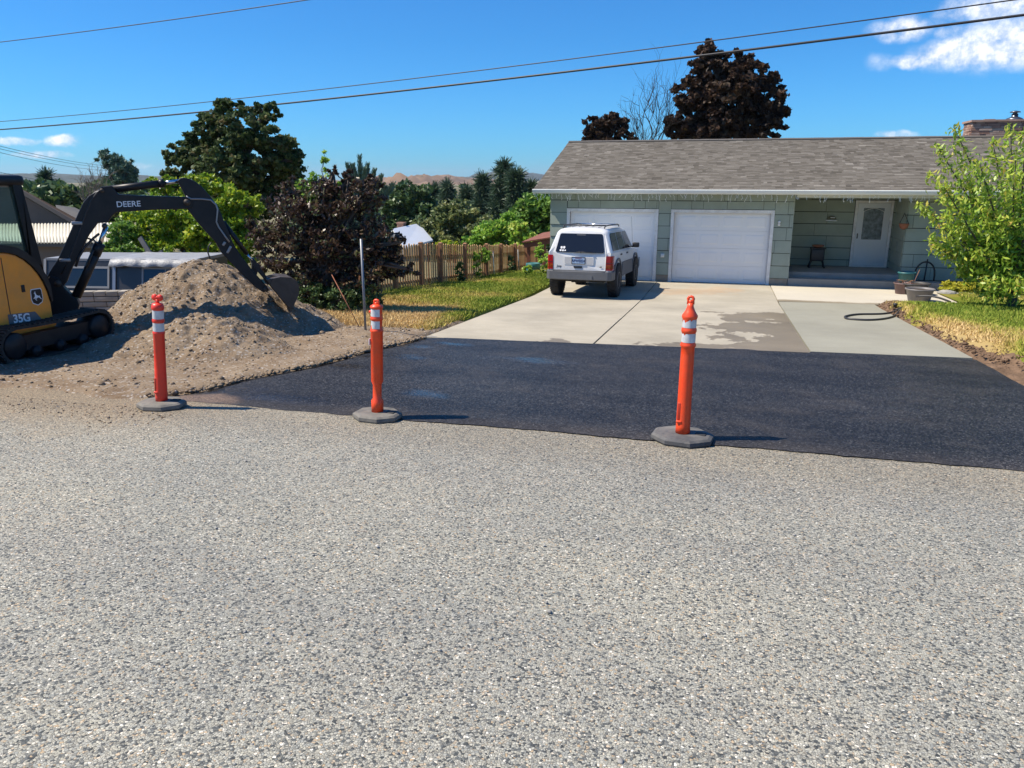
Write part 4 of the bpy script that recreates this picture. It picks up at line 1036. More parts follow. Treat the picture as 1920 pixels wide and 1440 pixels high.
# ================================================================== BOLLARDS
M_orange = pm("orange_plastic", (.95, .072, .014), .4, var=.12, vscale=7, dirt=((.35, .10, .05), 9, .3))
M_orange2 = pm("red_orange_plastic", (.86, .04, .018), .4, var=.12, vscale=7, dirt=((.35, .08, .05), 9, .3))
M_refl = pm("reflective_tape", (.62, .63, .64), .4, var=.1, vscale=14, dirt=((.33, .30, .27), 18, .5))
M_rub = pm("black_rubber_base", (.075, .076, .078), .8, var=.25, vscale=6, dirt=((.24, .22, .19), 5, .7), bumps=(40, .3, .006))
M_rub2 = pm("dusty_rubber_base", (.12, .115, .105), .85, var=.25, vscale=6, dirt=((.30, .27, .22), 4, .8), bumps=(40, .3, .006))
def bollard(px_, py_, H, style, mat, rub, lab, tilt, rz):
    P = gp(px_, py_); zz = float(gz(P[0], P[1]))+(.012 if style != 'M' else .012)
    o = empty("delineator_post", (P[0], P[1], zz), lab, "traffic post", "orange delineator posts along the asphalt edge", rz=rz)
    k = H/1.07
    r0 = .0485*k
    # octagonal rubber base, chamfered, with a slot
    m = MB(); V = []; R0 = .208*k
    oct_ = [(math.cos(R(22.5+45*i)), math.sin(R(22.5+45*i))) for i in range(8)]
    sx, sy = (1.12, .92) if style != 'R' else (1.15, 1.0)
    for rr, z in ((R0*.97, 0), (R0, .012), (R0*.985, .038), (R0*.88, .052), (r0*1.5, .058)):
        V += [(x*rr*sx, y*rr*sy, z) for x, y in oct_]
    m.add(V, [(i*8+j, i*8+(j+1) % 8, i*8+8+(j+1) % 8, i*8+8+j) for i in range(4) for j in range(8)]+[tuple(range(32, 40))]+[tuple(range(7, -1, -1))])
    bs = m.build("rubber_base", rub, o)
    m = MB(); m.rbox((R0*.62, .02, .054), (R0*.38, .075, .014), .006); m.build("carry_slot", M_dark, bs)
    Mt = Matrix.Rotation(tilt, 4, 'Y'); 
    pt = empty("tmp"); bpy.data.objects.remove(pt)
    def T(mb): mb.v = [tuple(Mt @ Vector(v)) for v in mb.v]; return mb
    m = MB(); h = H
    if style == 'M':
        prof = [(r0*1.12, .05), (r0*1.12, .15*h), (r0*.82, .17*h), (r0*.80, .285*h), (r0*1.1, .32*h), (r0*1.1, .735*h), (r0*1.2, .742*h), (r0*1.2, .752*h), (r0*1.1, .76*h), (r0*1.02, .765*h), (r0*1.02, .835*h), (r0*1.13, .84*h), (r0*1.14, .855*h), (r0*1.02, .865*h), (r0*1.02, .93*h), (r0*1.15, .935*h), (r0*1.15, .95*h), (r0*.6, .965*h), (r0*.35, .968*h)]
    elif style == 'L':
        prof = [(r0*1.14, .05), (r0*1.13, .1*h), (r0*1.08, .3*h), (r0*1.03, .66*h), (r0*1.12, .668*h), (r0*1.12, .68*h), (r0*1.0, .688*h), (r0*1.0, .765*h), (r0*1.12, .775*h), (r0*1.12, .79*h), (r0*1.02, .80*h), (r0*1.02, .875*h), (r0*1.16, .885*h), (r0*1.16, .905*h), (r0*.95, .93*h), (r0*.35, .938*h)]
    else:
        prof = [(r0*1.12, .05), (r0*1.08, .1*h), (r0*1.04, .3*h), (r0*1.0, .60*h), (r0*1.0, .655*h), (r0*1.16, .665*h), (r0*1.16, .675*h), (r0*1.0, .69*h), (r0*1.0, .755*h), (r0*1.12, .762*h), (r0*1.12, .78*h), (r0*1.0, .79*h), (r0*1.0, .845*h), (r0*1.16, .86*h), (r0*1.15, .872*h), (r0*.75, .90*h), (r0*.48, .93*h), (r0*.42, .955*h)]
    m.lathe(prof, n=28); post = T(m).build("post", mat, o)
    # moulded hand grip: upright patch near the foot, the recess's shade put into its colour
    if style != 'M':
        m = MB(); m.rbox((-r0*.55, -r0*.86, .21*h), (r0*.55, .016, .125*h), .006); T(m).build("grip_recess_shade", pm("grip_shade_plastic", (.5, .04, .015), .5), post)
        m = MB(); m.rbox((-r0*.5, -r0*.98, .138*h), (r0*.85, .02, .018), .006); T(m).build("grip_lip", mat, post)
    # looped handle on top
    m = MB(); zt = prof[-1][1]
    if style == 'L':
        m.tube([(0, 0, zt-.01), (0, 0, zt+.03*h)], r0*.34, 12)
        for s in (-1, 1): m.lathe([(.0, -.014), (.024, -.012), (.03, 0), (.024, .012), (0, .014)], (s*.024, 0, zt+.045*h), 14, Matrix.Rotation(R(90), 3, 'X') @ Matrix.Rotation(0, 3, 'Z'), cap=False)
        m.rbox((0, 0, zt+.045*h), (.085, .028, .03), .012)
    else:
        w_ = .034; hh = (H-zt); P_ = [(-w_*.55, 0, zt-.01), (-w_*.5, 0, zt+hh*.35), (-w_*.62, 0, zt+hh*.62), (-w_*.4, 0, zt+hh*.86), (0, 0, zt+hh*.94), (w_*.4, 0, zt+hh*.86), (w_*.62, 0, zt+hh*.62), (w_*.5, 0, zt+hh*.35), (w_*.55, 0, zt-.01)]
        m.tube(P_, .0115, 8); m.tube([(0, 0, zt-.01), (0, 0, zt+hh*.45)], .016, 10)
    T(m).build("loop_handle", mat, post)
    bands = {'L': ((.69, .764), (.80, .874)), 'M': ((.768, .832), (.868, .928)), 'R': ((.692, .753), (.792, .85))}[style]
    for z0, z1 in bands:
        m = MB()
        if style == 'M':      # worn tape: only the front half, with a chewed edge
            n = 14; A_ = [R(-150+i*120/n) for i in range(n+1)]
            lo = [(r0*1.035*math.cos(a), r0*1.035*math.sin(a), (z0+(.025 if i < 4 and z0 < .8 else 0))*h) for i, a in enumerate(A_)]; hi = [(r0*1.035*math.cos(a), r0*1.035*math.sin(a), z1*h) for a in A_]
            m.grid([lo, hi])
        else:
            n = 28; rnd = random.Random(int(z0*1000))
            A_ = [2*math.pi*i/n for i in range(n+1)]; e_ = [(.012*max(0, rnd.gauss(0, 1)) if style == 'R' else 0) for _ in A_]; e_[-1] = e_[0]
            m.grid([[(r0*1.03*math.cos(a), r0*1.03*math.sin(a), z0*h) for a in A_], [(r0*1.03*math.cos(a), r0*1.03*math.sin(a), (z1-e)*h) for a, e in zip(A_, e_)]])
        T(m).build("reflective_band", M_refl, post)
    if style == 'M':
        m = MB(); m.rbox((-r0*1.04, -.035, .655*h), (.006, .03, .055), .002); T(m).build("tag", M_wht, post)
        m = MB(); m.rbox((-r0*1.1, -.01, .90*h), (.028, .024, .024), .008); T(m).build("peg", mat, post)
    return o
bollard(304, 764, 1.025, 'L', M_orange2, M_rub2, "red delineator post nearest the excavator, on a dusty grey base", R(4.6), R(10))
bollard(708, 785, 1.045, 'M', M_orange, M_rub2, "orange delineator post with a narrowed foot and chewed tape, middle of three", R(2.4), R(-4))
bollard(1279, 826, 1.165, 'R', M_orange, M_rub, "tallest orange delineator post, on a black rubber base nearest the camera", R(.1), R(-8))

# ================================================================== FENCE
M_pick = [pm("weathered_picket", c_, .85, var=.25, vscale=5, bumps=(40, .3, .005)) for c_ in ((.50, .30, .14), (.44, .25, .11), (.55, .36, .18), (.40, .19, .085))]
M_post = pm("red_brown_post", (.33, .16, .08), .8, var=.25, vscale=6)
fence = empty("picket_fence", (-7.4, 20.5, float(gz(-7.4, 20.5))), "weathered wooden picket fence with red-brown posts beyond the lawn", "fence")
FP = [(-7.95, 13.4, 1.08), (-7.80, 15.6, 1.09), (-7.66, 17.2, 1.09), (-7.53, 18.5, 1.08), (-7.25, 20.6, 1.02), (-6.95, 22.7, .94), (-6.88, 26.2, .84), (-6.85, 28.2, .80)]
fx = lambda y: np.interp(y, [q[1] for q in FP], [q[0] for q in FP]); fh = lambda y: np.interp(y, [q[1] for q in FP], [q[2] for q in FP])
rnd = random.Random(4); y = 13.4
while y < 28.2:
    x = float(fx(y)); z = float(gz(x, y)); h = float(fh(y))+rnd.uniform(-.03, .02); w_ = .062
    dx = float(fx(y+.1)-fx(y)); rot = Matrix.Rotation(-math.atan2(dx, .1), 3, 'Z') @ Matrix.Rotation(rnd.gauss(0, .012), 3, 'X')
    m = MB(); m.box((0, 0, h/2), (.018, w_, h), rot); m.add([rot @ Vector(q) for q in ((-.009, -w_/2, h), (.009, -w_/2, h), (.009, w_/2, h), (-.009, w_/2, h), (-.009, 0, h+.03), (.009, 0, h+.03))], [(0, 1, 5, 4), (1, 2, 5), (2, 3, 4, 5), (3, 0, 4)])
    o = m.build("picket", rnd.choice(M_pick[:3]+M_pick), loc=(x+.03, y, z+.03)); keep_world(o, fence)
    y += .124 if y < 22.5 else .134
for a, b_ in zip(FP[:-1], FP[1:]):
    for hz in (.16, .76):
        m = MB(); za, zb_ = float(gz(a[0], a[1]))+hz*a[2]/1.05, float(gz(b_[0], b_[1]))+hz*b_[2]/1.05
        m.prism([(a[0]-.02, a[1], za), (a[0]+.015, a[1], za), (a[0]+.015, a[1], za+.075), (a[0]-.02, a[1], za+.075)], (0, 0, 0), (b_[0]-a[0], b_[1]-a[1]-.002, zb_-za)); keep_world(m.build("rail", M_post), fence)
for y in [13.4, 15.5]+[gp(px_, 530)[1]*0+q for px_, q in ((735, 17.05), (783, 18.4), (820, 19.45))]+[20.9, 22.3, 23.6, 25.2, 26.6, 28.1]:
    x = float(fx(y)); h = float(fh(y))+.10; m = MB(); m.box((0, 0, h/2), (.10, .10, h)); m.box((0, 0, h+.012), (.11, .11, .022), taper=(.6, .6))
    keep_world(m.build("fence_post", M_post, loc=(x+.07, y, float(gz(x, y))-.02)), fence)

# ================================================================== POST AND RODS
P = gp(686, 632); m = MB(); T_ = at_y(677, 448, P[1]); m.tube([(P[0], P[1], P[2]-.1), tuple(T_)], .018, 12)
M_galv = pm("galvanised_steel", (.22, .23, .25), .5, .5, var=.15, vscale=8)
tag(m.build("steel_post", M_galv), "bare galvanised steel pipe post standing in the dirt", "post")
M_rust = pm("rusty_rod", (.30, .10, .05), .7, var=.3, vscale=20)
P = gp(682, 624); m = MB(); m.tube([(P[0], P[1], P[2]-.05), tuple(at_y(622, 515, P[1]+.25))], .006, 6); tag(m.build("marker_rod", M_rust), "thin rusty rod leaning left beside the steel post", "rod")
P = gp(708, 568); m = MB(); m.tube([(P[0], P[1], P[2]-.05), tuple(at_y(706, 503, P[1]))], .008, 6); tag(m.build("marker_rod", M_rust), "thin upright rusty rod behind the middle orange post", "rod")
# ================================================================== EXCAVATOR
M_yel = pm("yellow_machine_paint", (.92, .315, .028), .38, var=.08, vscale=3, dirt=((.36, .22, .10), 4, .3), coat=.15)
M_blk = pm("black_machine_paint", (.012, .013, .016), .42, var=.25, vscale=6, dirt=((.08, .065, .05), 5, .2), spec=.3)
M_trk = pm("rubber_track", (.025, .024, .022), .85, var=.35, vscale=8, dirt=((.11, .085, .06), 6, .5))
M_steel = pm("worn_steel", (.065, .052, .043), .55, .3, var=.3, vscale=8, dirt=((.13, .095, .065), 6, .4))
M_hose = pm("hydraulic_hose", (.03, .03, .032), .5); M_pipe = pm("grey_pipe", (.28, .28, .29), .35, .6)
M_cabg, nt, b = nodes_of("cab_glass")
b.inputs['Base Color'].default_value = (.42, .60, .54, 1); b.inputs['Roughness'].default_value = .03; b.inputs['Transmission Weight'].default_value = .9; b.inputs['IOR'].default_value = 1.1
GXV = float(gz(-8.7, 7.3))+.03
ex = empty("mini_excavator", (-8.7, 7.3, GXV), "yellow and black mini excavator with its boom over the dirt pile", "excavator")
def xp(mb, name, mat, part=None):
    o = mb.build(name, mat)
    if part is None: return keep_world(o, ex)
    o.parent = part; return o
# undercarriage: two tracks along y, frame, blade at the rear
def track(xc):
    m = MB(); y0, y1, r_, w_ = 6.62, 8.32, .215, .15
    zc = GXV+r_+.012
    loop = [(y0+r_ + (y1-y0-2*r_)*t, zc-r_) for t in np.linspace(0, 1, 10)]+[(y1-r_+r_*math.sin(a), zc-r_*math.cos(a)) for a in np.linspace(0, math.pi, 9)[1:-1]]+[(y1-r_-(y1-y0-2*r_)*t, zc+r_-.02*math.sin(math.pi*t)) for t in np.linspace(0, 1, 10)]+[(y0+r_-r_*math.sin(a), zc+r_*math.cos(a)) for a in np.linspace(0, math.pi, 9)[1:-1]]
    n = len(loop); cy, cz = (y0+y1)/2, zc
    inner = [(cy+(y-cy)*.965, cz+(z-cz)*.86) for y, z in loop]
    V = [(xc+s*w_, y, z) for s in (-1, 1) for y, z in loop]+[(xc+s*w_, y, z) for s in (-1, 1) for y, z in inner]
    F = []
    for k in range(n):
        j = (k+1) % n
        F += [(k, j, n+j, n+k), (2*n+k, 3*n+k, 3*n+j, 2*n+j), (k, 2*n+k, 2*n+j, j), (n+k, n+j, 3*n+j, 3*n+k)]
    m.add(V, F); t_ = xp(m, "track", M_trk)
    m = MB()
    for k in range(n):
        for f_ in (0, .5):
            j = (k+1) % n; y = loop[k][0]*(1-f_)+loop[j][0]*f_; z = loop[k][1]*(1-f_)+loop[j][1]*f_
            a = math.atan2(loop[j][1]-loop[k][1], loop[j][0]-loop[k][0]); m.box((xc, y, z), (w_*1.96, .03, .035), Matrix.Rotation(a, 3, 'X'))
    g_ = xp(m, "track_lugs", M_trk, t_); g_["kind"] = "stuff"
    for y, r2 in ((y0+r_, r_*.72), (y1-r_, r_*.72), (cy-.35, .07), (cy, .07), (cy+.35, .07)):
        m = MB(); m.lathe([(.02, -w_*.95), (r2*.9, -w_*.9), (r2, -w_*.8), (r2, w_*.8), (r2*.9, w_*.9), (r2*.4, w_*.95), (.02, w_*1.02)], (xc, y, zc if r2 > .1 else zc-r_*.55), 18, Matrix.Rotation(R(90), 3, 'Y')); xp(m, "roller", M_blk, t_)
    m = MB(); m.bbox(xc-w_*.6, xc+w_*.6, y0+r_, y1-r_, zc-.09, zc+.09); xp(m, "track_frame", M_blk, t_)
track(-7.94); track(-9.42)
m = MB(); m.bbox(-9.3, -8.05, 7.0, 7.95, GXV+.13, GXV+.30); m.lathe([(.42, 0), (.42, .14)], (-8.7, 7.3, GXV+.28), 26); xp(m, "undercarriage", M_blk)
m = MB(); cv = [(6.30, GXV+.36), (6.25, GXV+.25), (6.26, GXV+.12), (6.32, GXV+.01), (6.36, GXV+.01), (6.31, GXV+.12), (6.30, GXV+.25), (6.35, GXV+.36)]
m.prism([(-9.62, y, z) for y, z in cv], (0, 0, 0), (1.88, 0, 0)); bl = xp(m, "dozer_blade", M_steel)
m = MB(); m.bbox(-9.2, -9.08, 6.32, 7.1, GXV+.12, GXV+.22); xp(m, "blade_arm", M_blk, bl); m = MB(); m.bbox(-8.32, -8.2, 6.32, 7.1, GXV+.12, GXV+.22); xp(m, "blade_arm", M_blk, bl)
# upper body: traced side outline in its own plane, extruded across the machine
XS = -8.0
def side(pts, X=XS): return [at_x(x, y, X) for x, y in pts]
yel = [(0, 473), (14, 474), (30, 478), (46, 487), (60, 499), (72, 513), (82, 529), (90, 547), (96, 566), (100, 590), (102, 600), (101, 604), (60, 612), (0, 620)]
rear_ext = lambda P: P+[Vector((P[-1][0], 6.15, P[-1][2]+.0)), Vector((P[-1][0], 6.0, P[-1][2]+.25)), Vector((P[-1][0], 6.05, P[0][2]-.08)), Vector((P[0][0], 6.25, P[0][2]))]
P_ = [Vector(q) for q in side(yel)]
m = MB(); m.prism(rear_ext(P_), (0, 0, 0), (-.62, 0, 0)); cover = xp(m, "engine_cover", M_yel)
md = cover.modifiers.new("edge", 'BEVEL'); md.width = .03; md.segments = 3; md.limit_method = 'ANGLE'; md.angle_limit = R(50)
low = [Vector(q) for q in side([(0, 622), (60, 614), (101, 606), (104, 603), (104, 609), (98, 614), (60, 622), (0, 633)])]
low = [low[0]]+low[1:]; LL = [Vector((q.x+.012, q.y, q.z)) for q in low]
m = MB(); m.prism(LL+[Vector((XS+.012, 6.1, LL[-1].z)), Vector((XS+.012, 6.05, LL[0].z))], (0, 0, 0), (-1.4, 0, 0)); xp(m, "lower_skirt", M_yel)
arc_o = [(0, 459), (16, 461), (32, 465), (48, 473), (62, 485), (75, 500), (86, 517), (94, 537), (98, 562)]
arc_i = [(96, 566), (90, 547), (82, 529), (72, 513), (60, 499), (46, 487), (30, 478), (14, 474), (0, 473)]
A_ = [Vector(q) for q in side(arc_o+arc_i)]
AA = [Vector((A_[0].x, 6.25, A_[0].z-.0))]+A_+[Vector((A_[-1].x, 6.25, A_[-1].z))]
m = MB(); m.prism(AA, (.015, 0, 0), (-.62, 0, 0)); xp(m, "black_cowl", M_blk)
m = MB(); m.bbox(XS-1.42, XS-.63, 6.2, 7.5, A_[0].z-.85, A_[0].z-.35); m.bbox(XS-1.40, XS-.625, 6.1, 6.6, A_[0].z-.36, A_[0].z-.02); xp(m, "counterweight", M_yel)
m = MB(); q = side([(4, 500), (4, 614)]); m.bbox(XS+.002, XS+.004, q[0][1]-.004, q[0][1]+.004, q[1][2], q[0][2]+.1); xp(m, "cover_seam", M_dark, cover)
q = side([(43, 541)])[0]; m = MB(); m.rbox((XS+.003, q[1], q[2]), (.012, .045, .085), .005); xp(m, "cover_latch", M_blk, cover)
# decal with the model number
dq = side([(14, 590), (65, 584), (80, 601), (17, 608)]); m = MB(); m.prism([Vector(p) for p in dq], (.003, 0, 0), (.006, 0, 0)); dec = xp(m, "model_decal", M_clad, cover)
c0 = side([(40, 597)])[0]; slope_v = Vector(side([(56, 595)])[0])-Vector(side([(22, 599)])[0]); slope_v.x = 0
text_mesh("model_number", "35G", .135, M_wht, frame(slope_v, Vector((0, 0, 1)), (XS+.008, c0[1], c0[2])), dec, .001, .004)
# emblem: a dark shield with a pale rim and a leaping deer
c0 = side([(68.5, 556)])[0]
def shield(s, dx):
    pts = [(-1, .75), (-.85, 1), (.85, 1), (1, .75), (1.05, -.35), (.85, -.8), (0, -1.12), (-.85, -.8), (-1.05, -.35)]
    return [Vector((XS+dx, c0[1]+x*.072*s, c0[2]+z*.086*s)) for x, z in pts]
m = MB(); m.prism(shield(1.12, .003), (0, 0, 0), (.002, 0, 0)); em = xp(m, "emblem", M_wht, cover)
m = MB(); m.prism(shield(1.0, .0055), (0, 0, 0), (.0015, 0, 0)); xp(m, "emblem_field", M_blk, em)
deer = [(-.78, -.18), (-.52, -.02), (-.40, .22), (-.42, .48), (-.58, .52), (-.50, .62), (-.40, .66), (-.44, .86), (-.34, .70), (-.24, .88), (-.24, .62), (-.16, .46), (-.06, .24), (.30, .10), (.52, .06), (.64, .14), (.62, -.02), (.70, -.22), (.92, -.46), (.84, -.52), (.50, -.26), (.30, -.16), (-.05, -.22), (-.28, -.38), (-.12, -.56), (-.20, -.62), (-.46, -.38), (-.38, -.14), (-.72, -.30)]
m = MB(); m.prism([Vector((XS+.0072, c0[1]+x*.066, c0[2]+z*.078)) for x, z in deer], (0, 0, 0), (.0012, 0, 0)); xp(m, "leaping_deer", M_wht, em)
# cab: frame of posts, roof, glass, seat
cxr, cxl, cyf, cyb = -8.62, -9.42, 7.62, 6.45
zt = at_x(25, 343, cxr)[2]; zb_ = A_[0].z-.35
m = MB(); _ft = at_x(32, 345, cxr); m.rbox(((cxr+cxl)/2, (_ft[1]+.08+cyb-.05)/2, zt+.03), (.90, _ft[1]+.13-cyb, .13), .05); roofc = xp(m, "cab_roof", M_blk)
fr_t = at_x(32, 345, cxr); fr_b = at_x(74, 512, cxr)
for x in (cxr, cxl):
    m = MB(); m.prism([(x, fr_t[1]-.10, zt), (x, fr_t[1]+.03, zt), (x, fr_b[1]+.045, fr_b[2]), (x, fr_b[1]+.03, zb_), (x, fr_b[1]-.15, zb_), (x, fr_b[1]-.12, fr_b[2])], (-.035, 0, 0), (.035, 0, 0)); xp(m, "cab_pillar", M_blk)
    m = MB(); m.bbox(x-.03, x+.03, cyb, cyb+.07, zb_, zt); xp(m, "cab_pillar", M_blk)
    g_ = fr_b[1]; m = MB(); m.prism([(x, fr_t[1]-.05, zt-.05), (x, g_-.07, fr_b[2]+.02), (x, cyb+.06, fr_b[2]+.02), (x, cyb+.06, zt-.05)], (-.004, 0, 0), (.004, 0, 0)); xp(m, "side_glass", M_cabg)
    m = MB(); m.bbox(x-.028, x+.028, cyb+.06, g_-.05, fr_b[2]-.06, fr_b[2]+.03); xp(m, "window_rail", M_blk); m = MB(); m.bbox(x-.02, x+.02, cyb+.06, g_-.02, zb_, fr_b[2]-.06); xp(m, "door_panel", M_blk)
m = MB(); m.rbox((-9.02, 6.85, zb_+.35), (.46, .44, .14), .04); m.rbox((-9.02, 6.66, zb_+.62), (.44, .12, .55), .04); xp(m, "seat", M_hose)
for x in (-8.72, -9.3):
    m = MB(); m.tube([(x, 7.02, zb_+.4), (x, 7.05, zb_+.66)], .018, 8); m.rbox((x, 7.05, zb_+.68), (.05, .05, .09), .015); xp(m, "control_lever", M_hose)
# boom, arm and bucket stand in one upright plane; outlines taken in that plane
BP0 = np.array([-8.2, 8.7, 0]); BAZ = R(50); Bd = np.array([math.sin(BAZ), math.cos(BAZ), 0]); Bn = np.array([Bd[1], -Bd[0], 0])
def bpl(pts, off=0.):
    out = []
    for x, y in pts:
        r_ = ray(x, y); t = ((BP0+Bn*off-_C) @ Bn)/(r_ @ Bn); out.append(Vector(_C+r_*t))
    return out
BN = Vector(Bn)
def plate(pts, half, name, mat, part=None, bev=.012, mid=0.):
    m = MB(); m.prism(bpl(pts), BN*(mid-half), BN*(mid+half)); o = xp(m, name, mat, part)
    if bev:
        md = o.modifiers.new("edge", 'BEVEL'); md.width = bev; md.segments = 2; md.limit_method = 'ANGLE'; md.angle_limit = R(50)
    return o
def rod(a, b_, r_, name, mat, part=None, mid=0., n=14):
    pa, pb = bpl([a, b_]); m = MB(); m.tube([pa+BN*mid, pb+BN*mid], r_, n); return xp(m, name, mat, part)
post = plate([(84, 528), (96, 515), (112, 520), (122, 538), (136, 553), (146, 560), (150, 570), (147, 582), (140, 592), (138, 598), (102, 600), (97, 590), (95, 560), (88, 545)], .10, "swing_post", M_blk)
boom = plate([(88, 519), (99, 500), (110, 484), (122, 458), (135, 428), (146, 402), (157, 379), (168, 366), (184, 358), (190, 350), (211, 348), (222, 364), (262, 366.5), (348, 369), (362, 375), (361, 389), (348, 391.5), (292, 393), (236, 396.5), (219, 398), (210, 405), (204, 416), (184, 418), (166, 443), (147, 482), (137, 500), (126, 528), (112, 545), (96, 545)], .085, "boom", M_blk)
arm = plate([(332, 339), (338, 334), (345, 333), (354, 335), (367, 341), (380, 352), (392, 366), (404, 381), (411, 394), (419, 413), (428, 434), (436, 455), (452, 480), (474, 508), (494, 530), (501, 538), (499, 545), (492, 547), (478, 538), (455, 516), (432, 492), (415, 474), (404, 454), (391, 440), (371, 418), (355, 397), (347, 388), (350, 375), (346, 365), (339, 352)], .075, "arm", M_blk)
bc = rod((143, 556), (185, 463), .062, "boom_cylinder", M_blk); rod((184, 466), (199, 424), .03, "cylinder_rod", M_chrome, bc); rod((178, 478), (188, 456), .07, "cylinder_gland", M_blk, bc)
m = MB(); q = bpl([(163, 500), (176, 468)]); m.tube([q[0]+BN*.075, q[1]+BN*.075], .014, 8); xp(m, "cylinder_pipe", M_hose, bc)
ac = rod((200, 356), (306, 343.5), .05, "arm_cylinder", M_blk); rod((304, 343.7), (338, 339), .026, "cylinder_rod", M_chrome, ac); rod((298, 344.5), (308, 343.3), .056, "cylinder_gland", M_blk, ac)
kc = rod((419, 417), (463, 476), .034, "bucket_cylinder", M_blk, mid=.0); rod((462, 475), (474, 491), .017, "cylinder_rod", M_chrome, kc)
for mid in (-.075, .075):
    plate([(469, 487), (477, 486), (482, 494), (499, 518), (495, 523), (476, 501)], .012, "bucket_link", M_blk, None, 0, mid)
plate([(472, 492), (478, 488), (486, 497), (478, 525), (471, 524)], .05, "tipping_link", M_blk, None, .008)
# bucket: shell swept between two side plates, lip and teeth
bk_o = [(496, 521), (507, 519), (521, 516), (540, 517), (551, 523), (556, 533), (555, 549), (549, 562), (544, 573)]
bk_i = [(538, 570), (543, 560), (548, 547), (549, 535), (545, 527), (538, 522), (522, 521), (508, 525), (503, 530)]
hw = .23
m = MB(); m.prism(bpl(bk_o+bk_i), BN*-hw, BN*hw); bucket = xp(m, "bucket", M_steel)
for mid in (-hw-.006, hw+.006):
    plate(bk_o[1:]+[(536, 571), (503, 531)], .010, "side_plate", M_steel, bucket, 0, mid)
    plate([(494, 522), (505, 517), (521, 516), (512, 529), (500, 533)], .012, "bucket_ear", M_blk, bucket, 0, mid*.32)
for k in range(4):
    off = -hw+.06+k*(2*hw-.12)/3; plate([(538, 568), (546, 568), (542, 583), (539, 583)], .022, "tooth", M_steel, bucket, 0, off)
# hoses and pipes
for k, dx in enumerate((0, 4, 8, 12)):
    q = bpl([(104+dx, 513), (118+dx, 485), (135+dx, 441), (152+dx*.9, 397), (163+dx*.7, 376), (178+dx*.4, 361), (192, 354)]); m = MB(); m.tube([p+BN*(.03+.018*k)*1.0+Vector((0, 0, .0)) for p in q], .011, 7); xp(m, "boom_hose", M_hose, boom)
for c in ((120, 487), (142, 418)):
    q = bpl([c])[0]; m = MB(); m.rbox(q+BN*.075+Vector(Bd)*.02, (.13, .05, .045), .01, Matrix.Rotation(-BAZ+R(90), 3, 'Z')); xp(m, "hose_clamp", M_pipe, boom)
q = bpl([(349, 368), (358, 373), (378, 373), (395, 375), (405, 384), (408, 393), (405.5, 416), (410, 426), (422, 443), (430, 454)], .085); m = MB(); m.tube(q, .013, 8); xp(m, "arm_pipe", M_pipe, arm)
q = bpl([(186, 438), (176, 446), (160, 462), (148, 482), (142, 500)], .09); m = MB(); m.tube(q, .016, 8); xp(m, "boom_hose", M_hose, boom)
q = bpl([(164, 447), (176, 450), (184, 460)], .06); m = MB(); m.tube(q, .012, 7); xp(m, "boom_hose", M_hose, boom)
q = bpl([(397, 454), (391, 462), (390, 474), (394, 486)], .0); m = MB(); m.tube(q, .01, 7); xp(m, "arm_hose", M_hose, arm)
for a in ((420, 457, 7, 5), (431, 465, 5, 9), (428, 471, 5, 9)):
    q = bpl([(a[0], a[1])], .085)[0]; m = MB(); m.rbox(q, (.035, .02, .06), .005, Matrix.Rotation(-BAZ+R(90), 3, 'Z') @ Matrix.Rotation(R(35), 3, 'Y')); xp(m, "arm_fitting", M_pipe, arm)
for c, rr in (((350, 379), .045), ((497, 541), .035), ((196, 423), .03), ((192, 357), .028), ((110, 530), .045)):
    q = bpl([c])[0]; m = MB(); m.tube([q-BN*.115, q+BN*.115], rr, 14); xp(m, "pivot_pin", M_steel, boom)
tc = bpl([(241, 383)], .087)[0]; tx_ = Vector(bpl([(264, 382)], .087)[0])-Vector(bpl([(218, 383.5)], .087)[0])
text_mesh("maker_name", "DEERE", .105, M_wht, frame(tx_, Vector((0, 0, 1)), tc), boom, .001, .0015)

# ================================================================== BLOCK WALL, CANOPY, NEIGHBOUR'S HOUSE
M_blkc = [pm("concrete_block", c_, .92, var=.18, vscale=5, bumps=(45, .5, .008)) for c_ in ((.33, .29, .23), (.37, .33, .27), (.29, .26, .21))]
bw = empty("block_wall", (-10.2, 11.3, float(gz(-10.2, 11.3))), "low retaining wall of pale concrete blocks behind the excavator", "wall")
wl_, wr_ = at_y(60, 600, 10.9), at_y(272, 600, 11.6)
wd = Vector((wr_[0]-wl_[0], wr_[1]-wl_[1], 0)); wlen = wd.length; wd.normalize(); wn_ = Vector((wd.y, -wd.x, 0)); rot = Matrix.Rotation(math.atan2(wd.y, wd.x), 3, 'Z')
wz0 = float(gz(-10, 11))-.1; topz = at_y(160, 546, 11.2)[2]; hc = (topz-wz0)/5
for r_ in range(5):
    x = -(.1 if r_ % 2 else .31); bwid = .42 if r_ < 4 else .21
    while x < wlen+1.3:
        c0 = Vector((wl_[0], wl_[1], 0))+wd*(x+bwid/2)+wn_*random.uniform(-.006, .006); m = MB()
        m.rbox((c0.x, c0.y, wz0+hc*(r_+.5)), (bwid-.012, .2, hc-.012), .006, rot); keep_world(m.build("block", random.choice(M_blkc)), bw); x += bwid
